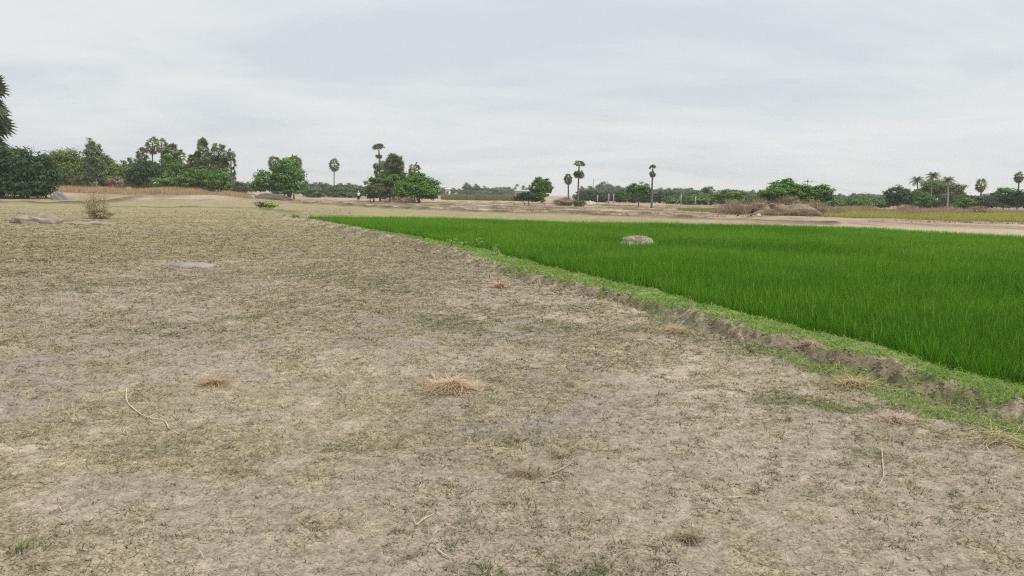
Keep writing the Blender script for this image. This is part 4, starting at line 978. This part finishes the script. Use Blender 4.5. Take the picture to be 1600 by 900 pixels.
# straw-topped heap standing in the paddy
def paddy_heap():
    Y = 24.6; x = world(998, 300, Y).x
    root = thing('earth_heap', 'grey earth heap topped with straw rising out of the green paddy', 'heap', (x, Y, -.05))
    mb = MB(); rock_mesh(mb, (0, 0, 0), (.62, .46, .47), (.58, .49, .43), .16, 12, 48, 22, top=.8, col2=(.43, .36, .31)); mb.build('mound', M_rock, root, True)
    n = 900; az = rng.uniform(0, 2 * PI, n); q = np.sqrt(rng.uniform(0, 1, n)) * .42
    b = np.stack([np.cos(az) * q, np.sin(az) * q * .8, (.385) + .05 * (1 - (q / .42) ** 2) - .05 * (q / .42) ** 3 + rng.uniform(0, .03, n)], 1)
    a2 = rng.uniform(0, 2 * PI, n); el = rng.uniform(-.15, .15, n)
    d = np.stack([np.cos(a2) * np.cos(el), np.sin(a2) * np.cos(el), np.sin(el)], 1); c = mixc(A(.52, .40, .30), A(.74, .63, .52), rng.uniform(0, 1, n))
    V, fs, C = join_blades([blades(b, d, rng.uniform(.06, .16, n), np.full(n, .012), rng.uniform(0, .5, n), c, c, 2)])
    obj('straw', mesh_np('straw', V, fs, C), M_straw, root)
paddy_heap()

# ------------------------------------------------------------------ straw heaps, sticks, tufts
def straw_heap(label, px, py, w_px, n, h, c0, c1, group='small heaps of cut straw on the field', asp=.62, lmin=.06, lmax=.22, dz=0.0):
    x, y = gp(px, py, dz); R = w_px * math.hypot(x, y) / F / 2 * 1.0
    z0 = float(ground_z(np.array([x]), np.array([y]))[0])
    az = rng.uniform(0, 2 * PI, n); q = np.abs(rng.normal(0, .42, n)); q = np.where(q > 1.25, rng.uniform(0, 1, n), q)
    X = np.cos(az) * q * R; Y_ = np.sin(az) * q * R * asp * 1.4
    Z = ground_z(X + x, Y_ + y) - z0 + np.clip(h * np.exp(-(q / .5) ** 2), 0, None) * rng.uniform(.15, 1, n) + .004
    a2 = rng.uniform(0, 2 * PI, n); el = rng.normal(.06, .22, n)
    d = np.stack([np.cos(a2) * np.cos(el), np.sin(a2) * np.cos(el), np.sin(el)], 1)
    c = mixc(np.array(c0, float), np.array(c1, float), rng.uniform(0, 1, n)); Ln = rng.uniform(lmin, lmax, n)
    W = rng.uniform(.0035, .0065, n) * max(1, math.hypot(x, y) / 7)
    V, fs, C = join_blades([blades(np.stack([X, Y_, Z], 1), d, Ln, W, rng.uniform(-.15, .35, n), c, c, 4, curl=rng.normal(0, .5, n))])
    gzv = ground_z(V[:, 0] + x, V[:, 1] + y) - z0; V[:, 2] = np.maximum(V[:, 2], gzv + .002)
    o = obj('straw_heap', mesh_np('straw_heap', V, fs, C), M_straw, None, (x, y, z0)); tag(o, label, 'straw heap', group)
OR0, OR1 = (.50, .36, .235), (.84, .66, .47)
straw_heap('thick orange tan straw heap in the middle of the bare field', 708, 602, 112, 1700, .065, OR0, OR1, asp=.5)
straw_heap('loose reddish straw heap on the field below the paddy bund', 780, 449, 50, 600, .07, (.48, .32, .22), (.78, .57, .42))
straw_heap('thin scatter of pale straw against the bund foot', 1052, 518, 90, 600, .05, (.46, .35, .2), (.66, .52, .34))
straw_heap('flat little patch of orange straw on the left turf', 335, 597, 44, 260, .02, (.42, .28, .15), (.55, .38, .22))
straw_heap('long pale straw streak on green grass at the bund foot', 1328, 606, 110, 420, .03, (.48, .36, .19), (.66, .53, .32), asp=.28)
straw_heap('wide flat reddish straw patch on bare soil near the right edge', 1400, 664, 92, 520, .03, (.50, .37, .27), (.76, .60, .46), asp=.42, lmax=.13)
straw_heap('brittle dead root clump with spreading stalks at the right edge', 1562, 700, 90, 150, .07, (.46, .36, .2), (.66, .54, .34), lmin=.1, lmax=.34)
straw_heap('pale straw tangle caught on the bund top', 1262, 541, 60, 260, .06, (.40, .30, .18), (.58, .46, .29), dz=.1)
straw_heap('small brown straw wisp on the soil in the lower middle', 822, 745, 50, 130, .02, (.26, .19, .11), (.38, .29, .18), lmax=.12)
straw_heap('dark matted straw clump in the lower right foreground', 1075, 845, 70, 150, .03, (.22, .175, .11), (.36, .29, .19), lmax=.10)
def stick(label, pts_px, r, col, lift=.012, twigs=(), group='sticks lying on the dry field'):
    P = [gp(a, b, 0) for a, b in pts_px]; o = P[0]; z0 = gz(*o)
    def curve(Q, r0, r1):
        Q = np.array([(q[0] - o[0], q[1] - o[1], float(ground_z(np.array([q[0]]), np.array([q[1]]))[0]) - z0 + lift + q[2]) for q in Q])
        t = np.linspace(0, 1, len(Q)); tt = np.linspace(0, 1, len(Q) * 3); C = np.stack([np.interp(tt, t, Q[:, k]) for k in range(3)], 1)
        C[1:-1] = (C[:-2] + 2 * C[1:-1] + C[2:]) / 4
        mb.tube(C, np.linspace(r0, r1, len(C)) * rng.uniform(.38, .6, len(C)), 6, np.array(col), jit=.15)
    mb = MB(); curve([(a, b, 0) for a, b in P], r, r * .55)
    for tw in twigs: curve([(*gp(a, b, 0), h) for a, b, h in tw], r * .5, r * .25)
    ob = mb.build('stick', M_twig, None, True, (o[0], o[1], z0)); tag(ob, label, 'stick', group)
PALE = (.62, .54, .39)
stick('long pale crooked stick curving across the left field', [(197, 604), (197, 622), (204, 632), (222, 642), (240, 648), (258, 650), (263, 660), (280, 671)], .011, PALE,
      twigs=[[(198, 622, 0), (192, 621, .01)], [(206, 632, 0), (214, 633, .02)], [(230, 646, 0), (244, 641, .02), (258, 646, .01)]])
stick('small forked pale twig standing near the left edge', [(74, 637), (77, 626), (84, 619)], .006, (.55, .45, .24), twigs=[[(79, 624, 0), (76, 616, .05), (88, 612, .05)], [(98, 637, 0), (99, 622, .1)]])
stick('straight brown stick reaching in from the left edge', [(-12, 536), (20, 527), (42, 520)], .014, (.30, .23, .14))
stick('short grey brown stick right of the small olive tuft', [(864, 741), (878, 735), (893, 727)], .013, (.40, .32, .23))
stick('short pale stick with a knobbed end in the lower middle', [(650, 826), (663, 818), (678, 811)], .011, (.50, .43, .31), twigs=[[(650, 826, 0), (643, 813, .01)]])
stick('tiny pale splinter near the bottom edge of the field', [(684, 868), (694, 873), (705, 877)], .008, (.58, .50, .36))
stick('dry branching weed stalk fallen on the right foreground', [(1377, 708), (1379, 735), (1381, 748), (1372, 763)], .006, PALE,
      twigs=[[(1380, 736, 0), (1385, 748, .02), (1376, 761, .03)], [(1382, 749, 0), (1402, 765, .02)], [(1395, 745, 0), (1425, 748, .03), (1446, 752, .01)]])
stick('thin curved straw stalk lying left of the fallen weed', [(1135, 783), (1152, 780), (1168, 777), (1190, 785)], .005, PALE)
stick('bent grey root sticking out of the bund face', [(1310, 576), (1316, 568), (1328, 563), (1335, 566)], .010, (.42, .34, .25), twigs=[[(1308, 567, 0), (1312, 583, .01)]])
def tuft(label, px, py, w_px, h_px, n, c0, c1, group='grass tufts on the bare field', lean=.9, wk=.8):
    n = int(n * .75); h_px = h_px * .8
    x, y = gp(px, py); s = math.hypot(x, y) / F; R = w_px * s / 2; z0 = float(ground_z(np.array([x]), np.array([y]))[0])
    az = rng.uniform(0, 2 * PI, n); q = rng.uniform(0, 1, n) ** .7 * .95; X = np.cos(az) * q * R; Y_ = np.sin(az) * q * R
    d = np.stack([np.cos(az) * lean * q * 2, np.sin(az) * lean * q * 2, np.ones(n)], 1); c = mixc(np.array(c0, float), np.array(c1, float), rng.uniform(0, 1, n))
    V, fs, C = join_blades([blades(np.stack([X, Y_, ground_z(X + x, Y_ + y) - z0 - .005], 1), d, rng.uniform(.3, 1.1, n) * h_px * s, rng.uniform(.003, .006, n) * max(1, math.hypot(x, y) / 6) * wk,
                                   rng.uniform(.05, .5, n), c * .8, c * 1.1, 3)])
    o = obj('grass_tuft', mesh_np('grass_tuft', V, fs, C), M_grass, None, (x, y, z0)); tag(o, label, 'grass tuft', group)
DG = ((.10, .10, .055), (.22, .19, .11)); OL = ((.15, .145, .055), (.32, .28, .13)); GN = ((.12, .16, .05), (.26, .28, .11)); BR = ((.18, .125, .075), (.33, .24, .15))
tuft('small dark tuft standing alone in the middle distance of the field', 592, 491, 12, 12, 60, *DG)
tuft('small dark olive tuft left of the grey brown stick', 806, 688, 26, 18, 110, *DG)
tuft('dark stubby tuft on the far left turf', 66, 411, 13, 9, 60, *DG)
tuft('reddish brown tuft on the left turf', 137, 460, 18, 13, 70, *BR)
tuft('olive tuft with dry tips in the left foreground', 355, 738, 36, 16, 120, *OL)
tuft('yellow green spreading tuft above the grey brown stick', 878, 716, 46, 20, 200, *OL)
tuft('dull olive tuft right of the middle foreground', 1000, 720, 32, 12, 100, *OL)
tuft('low green tuft at the bottom left corner', 30, 866, 70, 26, 260, *GN)
tuft('green tuft at the bottom edge of the field', 760, 893, 56, 26, 220, *GN)
tuft('green tuft right of the pale knobbed stick', 730, 822, 40, 14, 130, *GN)
tuft('olive clump left of the pale knobbed stick', 490, 832, 50, 18, 170, *OL)
tuft('brown tuft beside the reddish burrow soil on the bund foot', 702, 405, 16, 8, 70, *DG)
tuft('dry tan tuft of upright stalks in the lower right field', 880, 795, 40, 34, 40, (.42, .34, .18), (.6, .5, .3), lean=.35)
# thin dry shrub, weeds
b = gp(152, 341)
twig_bush('dry_shrub', 'thin dry shrub with bare twigs and a leafy base on the left turf', 'shrub', b[1], 152, 52, 48, col=(.26, .20, .12), leaves=0, n=38, thick=.010, base=b)
def shrub_leaves():
    root = [o for o in bpy.data.objects if o.name.startswith('dry_shrub') and o.type == 'EMPTY'][0]
    fl = MB(); s = b[1] / F
    leaf_cloud(fl, [((.05, 0, 7 * s), (24 * s, 20 * s, 8 * s)), ((.25, 0, 6 * s), (18 * s, 16 * s, 8 * s)), ((0, 0, 24 * s), (20 * s, 18 * s, 18 * s))], 1300, .05, 'straw', .22); leaf_cloud(fl, [((.1, 0, 7 * s), (22 * s, 18 * s, 8 * s))], 500, .05, 'olive', .22); fl.build('foliage', M_leaf, root)
shrub_leaves()
def weed(label, px, py, w_px, h_px, n, pal, group='green weeds', z=0.0, leaf=.05, stems=6):
    x, y = gp(px, py, z); s = math.hypot(x, y) / F; H = h_px * s; R = w_px * s / 2
    root = thing('weed', label, 'weed', (x, y, float(ground_z(np.array([x]), np.array([y]))[0])), group); mb = MB(); fl = MB()
    for k in range(stems):
        az = rng.uniform(0, 6.28); q = rng.uniform(.2, .9)
        mb.tube([(0, 0, -.02), (math.cos(az) * q * R * .4, math.sin(az) * q * R * .4, H * .5), (math.cos(az) * q * R, math.sin(az) * q * R, H * rng.uniform(.75, 1))], [.006, .005, .003], 5, A(.12, .16, .05))
    mb.build('stem', M_twig, root)
    leaf_cloud(fl, [((0, 0, H * .55), (R, R, H * .48))], n, leaf, pal, .25, per=9); fl.build('leaves', M_leaf, root)
weed('bright green weed clump on the turf near the paddy corner', 421, 327, 26, 11, 420, 'weed', leaf=.16)
weed('small brownish green weed left of the bright weed clump', 406, 327, 14, 9, 250, 'olive', leaf=.09)
for lab, px, py, h in [('tall thin weed on the bund, left of four by the rice', 706, 386, 15), ('branching weed with pale tips on the bund, second of four from the left', 724, 389, 15),
                       ('tall pale weed at the rice edge, third of four from the left', 744, 392, 22), ('leafy weed at the rice edge, right of four', 778, 400, 20)]:
    weed(lab, px, py, 18, h, 60, 'weed', group='weeds on the bund', z=.1, leaf=.035, stems=5)

# ------------------------------------------------------------------ posts, pole, wires, mast, houses
CG = A(.40, .38, .35)
def post(label, px, top_py, Y, r=.09, strut_px=None, group='concrete fence posts before the hedge'):
    x = world(px, 300, Y).x; z = gz(x, Y); H = world(px, top_py, Y).z - z
    root = thing('concrete_post', label, 'post', (x, Y, z), group)
    mb = MB(); mb.box((0, 0, H / 2 - .1), (r * 2, r * 2, H + .2), CG); mb.box((0, 0, H + .03), (r * 1.5, r * 1.5, .06), CG * .9); mb.build('post', M_conc, root)
    if strut_px:
        sx = world(strut_px, 300, Y).x - x; s = MB(); s.tube([(sx, 0, -.1), (sx * .5, 0, H * .42), (-r * .2 * np.sign(-sx) , 0, H * .86)], [r * .8, r * .8, r * .7], 6, CG * .9); s.build('strut', M_conc, root)
post('grey post standing in front of the hedge just right of the mast', 934, 305, 172)
post('pale tall post left of the bright green small tree', 951.5, 302.5, 160)
post('grey post close beside the pale tall post', 959, 303, 170)
post('leaning strutted post right of the lone tall palm', 1064.5, 303.5, 158, strut_px=1056)
post('short post farthest right before the grey green tree', 1087, 307, 160)
def epole(label, px, top_py, Y, arm=1.0, r=.13):
    x = world(px, 300, Y).x; z = gz(x, Y); H = world(px, top_py, Y).z - z
    root = thing('electric_pole', label, 'utility pole', (x, Y, z), 'electric poles carrying the wires')
    mb = MB(); mb.tube([(0, 0, -.3), (0, 0, H * .5), (0, 0, H)], [r, r * .85, r * .7], 8, CG * 1.1); mb.build('pole', M_conc, root)
    a = MB(); a.box((.1 * arm, 0, H - .42 * arm), (2.2 * arm, .12, .14), A(.16, .15, .15)); a.box((0, 0, H - .25 * arm), (.3, .2, .5 * arm), A(.13, .12, .12)); a.build('crossarm', M_metal, root)
    for sx in (-.85, 0, 1.05):
        i = MB(); zz = H - .35 * arm if sx else H; i.tube([(sx * arm, 0, zz), (sx * arm, 0, zz + .1), (sx * arm, 0, zz + .2)], [.05, .07, .04], 8, A(.3, .28, .27)); i.build('insulator', M_paint, root)
    return Vector((x, Y, z + H))
T1 = epole('grey electric pole with a crossarm rising behind the mound bushes', 1261, 281.5, 205)
T2 = epole('small far electric pole among the horizon trees right of the mound', 1352, 300, 520)
for k, sx in enumerate((-.85, 0, 1.05)):
    a = T1 + Vector((sx, 0, .2 if sx == 0 else -.15)); c = T2 + Vector((sx, 0, .2 if sx == 0 else -.15)); t = np.linspace(0, 1, 24)
    P = np.array([list(a.lerp(c, q)) for q in t]); P[:, 2] -= 1.8 * 4 * t * (1 - t) * .5; P -= np.array(a)
    mb = MB(); mb.tube(P, np.full(24, .014), 5, A(.1, .1, .1)); o = mb.build('power_wire', M_metal, None, False, a)
    tag(o, ['left wire strung between the two electric poles', 'top middle wire strung between the two electric poles', 'right wire strung between the two electric poles'][k], 'wire', 'wires between the electric poles')
def mast():
    Y = 520; x = world(926.5, 300, Y).x; z = gz(x, Y); H = world(926.5, 279, Y).z - z
    mb = MB(); w = .28; legs = [(w, 0), (-w / 2, w * .87), (-w / 2, -w * .87)]
    for lx, ly in legs: mb.tube([(lx, ly, 0), (lx * .9, ly * .9, H * .5), (lx * .6, ly * .6, H)], [.06, .06, .05], 5, A(.33, .3, .3))
    for k in range(int(H / .7)):
        z0 = k * .7; 
        for q in range(3):
            a, c = legs[q], legs[(q + 1) % 3]; f = 1 - .4 * z0 / H
            mb.tube([(a[0] * f, a[1] * f, z0), ((a[0] + c[0]) / 2 * f, (a[1] + c[1]) / 2 * f, z0 + .35), (c[0] * f, c[1] * f, z0 + .7)], .03, 4, A(.33, .3, .3), cap=False)
    mb.box((0, .3, H - 1.2), (.3, .15, 1.6), A(.5, .5, .5))
    o = mb.build('lattice_mast', M_metal, None, False, (x, Y, z)); tag(o, 'thin grey lattice mast rising above the horizon trees', 'mast')
mast()
def house(label, px, w_px, top_py, Y, wall, roofc, h_roof, wn):
    x = world(px, 300, Y).x; z = gz(x, Y) - .1; W = w_px * Y / F; H = world(px, top_py, Y).z - z; D = 6.0
    root = thing('small_house', label, 'house', (x, Y, z))
    hw = H - h_roof; m = MB(); m.box((0, 0, hw / 2), (W, D, hw), A(*wall)); m.build('wall', M_paint, root)
    r = MB(); ov = .4
    V = [(-W / 2 - ov, -D / 2 - ov, hw + .01), (W / 2 + ov, -D / 2 - ov, hw + .01), (W / 2 + ov, D / 2 + ov, hw + .01), (-W / 2 - ov, D / 2 + ov, hw + .01), (-W / 2 - ov, 0, H), (W / 2 + ov, 0, H)]
    r.add(V, [[0, 1, 5, 4], [2, 3, 4, 5], [3, 2, 1, 0]], A(*roofc)); r.add(V, [[0, 4, 3], [1, 2, 5]], A(*wall)); r.build('roof', M_paint, root)
    for k in range(wn):
        q = MB(); q.box((-W / 2 + W * (k + .5) / wn, -D / 2 - .02, hw * .55), (.9, .08, 1.1), A(.08, .08, .08)); q.build('window', M_metal, root)
house('tiny white house at the horizon right of the palm clump', 700, 6, 294, 330, (.78, .77, .74), (.7, .68, .64), .5, 1)
house('long pale roofed building at the horizon left of the round crowned tree', 818, 26, 296.5, 400, (.5, .5, .45), (.48, .5, .46), .8, 4)

# ------------------------------------------------------------------ the person
def person():
    Y = 146; px = 560; x = world(px, 300, Y).x; z = gz(x, Y)
    root = thing('person', 'person in white shirt and head cloth with dark waist wrap standing by the bushes', 'person', (x, Y, z))
    J = [(0, 0, .95), (0, 0, 1.18), (0, 0, 1.40), (0, 0, 1.50), (0, -.01, 1.60), (0, -.01, 1.68), (.19, 0, 1.38), (.25, .02, 1.10), (.24, -.06, .86), (.24, -.09, .76), (-.19, 0, 1.38), (-.25, .02, 1.10), (-.24, -.06, .86), (-.24, -.09, .76),
         (.10, 0, .90), (.11, -.01, .50), (.11, .02, .08), (.12, -.14, .03), (-.10, 0, .90), (-.11, -.01, .50), (-.11, .02, .08), (-.12, -.14, .03)]
    E = [(0, 1), (1, 2), (2, 3), (3, 4), (4, 5), (2, 6), (6, 7), (7, 8), (8, 9), (2, 10), (10, 11), (11, 12), (12, 13), (0, 14), (14, 15), (15, 16), (16, 17), (0, 18), (18, 19), (19, 20), (20, 21)]
    Rr = [.14, .13, .15, .055, .095, .085, .06, .045, .035, .03, .06, .045, .035, .03, .085, .06, .042, .035, .085, .06, .042, .035]
    me = bpy.data.meshes.new('body'); me.from_pydata(J, E, []); me.update()
    o = bpy.data.objects.new('body', me); link(o, root)
    sk = o.modifiers.new('Skin', 'SKIN')
    for i, v in enumerate(me.skin_vertices[0].data): v.radius = (Rr[i], Rr[i]); v.use_root = (i == 0)
    ss = o.modifiers.new('Subdivision', 'SUBSURF'); ss.levels = 1; ss.render_levels = 1
    m, nt = new_mat('brown_skin'); out = nt.nodes.new('ShaderNodeOutputMaterial'); p = nt.nodes.new('ShaderNodeBsdfPrincipled'); p.inputs['Base Color'].default_value = (.09, .05, .035, 1); p.inputs['Roughness'].default_value = .6
    nt.links.new(p.outputs[0], out.inputs[0]); me.materials.append(m)
    WH = A(.78, .77, .74)
    s = MB(); s.tube([(0, 0, .92), (0, 0, 1.15), (0, 0, 1.38), (0, 0, 1.45)], [.215, .20, .22, .09], 14, WH, cap=False)
    for q in (-1, 1): s.tube([(q * .13, 0, 1.40), (q * .21, 0, 1.34), (q * .255, .015, 1.12)], [.09, .085, .07], 10, WH, cap=False)
    s.build('shirt', M_cloth, root, True)
    w = MB(); w.tube([(0, 0, .98), (0, 0, .75), (0, .01, .35), (0, .01, .22)], [.20, .215, .21, .22], 14, A(.03, .03, .035), cap=False); w.build('waist_wrap', M_cloth, root, True)
    h = MB(); h.tube([(0, -.01, 1.60), (0, -.01, 1.66), (0, -.01, 1.73), (0, -.01, 1.77)], [.105, .13, .12, .05], 12, WH); h.build('head_cloth', M_cloth, root, True)
person()

# ------------------------------------------------------------------ haze
def haze():
    mb = MB(); mb.box((0, 0, 17.0), (6100, 6100, 40.0), A(1, 1, 1))
    m, nt = new_mat('haze_air'); out = nt.nodes.new('ShaderNodeOutputMaterial'); v = nt.nodes.new('ShaderNodeVolumePrincipled')
    v.inputs['Density'].default_value = HAZE; v.inputs['Color'].default_value = (.93, .96, 1, 1); v.inputs['Anisotropy'].default_value = .2
    nt.links.new(v.outputs[0], out.inputs['Volume'])
    o = mb.build('haze', m); tag(o, 'pale haze lying over the far fields', 'haze', kind='stuff')
HAZE = .00034
haze()

# ------------------------------------------------------------------ light and sky
SUN_EL, SUN_AZ = math.radians(62), math.radians(115)   # azimuth clockwise from +Y: from the right
sd = bpy.data.lights.new('sun', 'SUN'); sd.energy = 2.3; sd.angle = math.radians(14); sd.color = (1, .96, .9)
so = bpy.data.objects.new('sun', sd); COL.objects.link(so)
sv = Vector((math.sin(SUN_AZ) * math.cos(SUN_EL), math.cos(SUN_AZ) * math.cos(SUN_EL), math.sin(SUN_EL)))
so.rotation_euler = sv.to_track_quat('Z', 'Y').to_euler(); so.location = (0, 0, 30)
w = bpy.data.worlds.new('World'); scene.world = w; w.use_nodes = True
nt = w.node_tree; nt.nodes.clear(); L = nt.links
out = nt.nodes.new('ShaderNodeOutputWorld'); bg = nt.nodes.new('ShaderNodeBackground'); bg.inputs['Strength'].default_value = .1
sky = nt.nodes.new('ShaderNodeTexSky'); sky.sky_type = 'NISHITA'; sky.sun_disc = False; sky.sun_elevation = SUN_EL; sky.sun_rotation = SUN_AZ
sky.air_density = 1.0; sky.dust_density = 3.0
tc = nt.nodes.new('ShaderNodeTexCoord'); sx = nt.nodes.new('ShaderNodeSeparateXYZ'); L.new(tc.outputs['Generated'], sx.inputs[0])
def math_(op, a, b=None, clamp=False):
    n = nt.nodes.new('ShaderNodeMath'); n.operation = op; n.use_clamp = clamp
    for i, v in enumerate((a, b)):
        if v is None: continue
        if isinstance(v, (int, float)): n.inputs[i].default_value = v
        else: L.new(v, n.inputs[i])
    return n.outputs[0]
zz = math_('ADD', math_('MAXIMUM', sx.outputs['Z'], 0.0), .14)
cx = math_('DIVIDE', sx.outputs['X'], zz); cy = math_('DIVIDE', sx.outputs['Y'], zz)
cv = nt.nodes.new('ShaderNodeCombineXYZ'); L.new(cx, cv.inputs[0]); L.new(cy, cv.inputs[1])
def cnoise(scale, det, rough, off, sxy=(1, 1), dist=0.0):
    mp = nt.nodes.new('ShaderNodeMapping'); mp.inputs['Location'].default_value = off; mp.inputs['Scale'].default_value = (sxy[0], sxy[1], 1); L.new(cv.outputs[0], mp.inputs[0])
    n = nt.nodes.new('ShaderNodeTexNoise'); n.inputs['Scale'].default_value = scale; n.inputs['Detail'].default_value = det; n.inputs['Roughness'].default_value = rough; n.inputs['Distortion'].default_value = dist
    L.new(mp.outputs[0], n.inputs['Vector']); return n.outputs['Fac']
n1 = cnoise(.75, 6, .55, (3.1, 1.7, 0), (.8, 1.0), .8); n2 = cnoise(2.3, 6, .62, (7.7, 2.3, 0), (.7, 1.2), .6)
cl = math_('ADD', math_('MULTIPLY', n1, .7), math_('MULTIPLY', n2, .3))
ramp = nt.nodes.new('ShaderNodeValToRGB'); e = ramp.color_ramp.elements
e[0].position = .40; e[0].color = (5.95, 6.35, 6.7, 1); e[1].position = .60; e[1].color = (7.25, 7.4, 7.45, 1)
q = ramp.color_ramp.elements.new(.5); q.color = (6.6, 6.95, 7.15, 1)
L.new(cl, ramp.inputs[0])
mx = nt.nodes.new('ShaderNodeMix'); mx.data_type = 'RGBA'; mx.inputs[0].default_value = .9
L.new(sky.outputs[0], mx.inputs[6]); L.new(ramp.outputs[0], mx.inputs[7])
L.new(mx.outputs[2], bg.inputs['Color']); L.new(bg.outputs[0], out.inputs[0])

vs = scene.view_settings; vs.view_transform = 'Standard'; vs.look = 'None'; vs.gamma = 1; vs.exposure = .22; vs.use_curve_mapping = False
scene.cycles.use_denoising = False
scene.cycles.filter_width = 1.2
scene.cycles.max_bounces = 6; scene.cycles.diffuse_bounces = 3; scene.cycles.transmission_bounces = 4; scene.cycles.volume_bounces = 1
scene.cycles.use_adaptive_sampling = True; scene.cycles.adaptive_threshold = .008
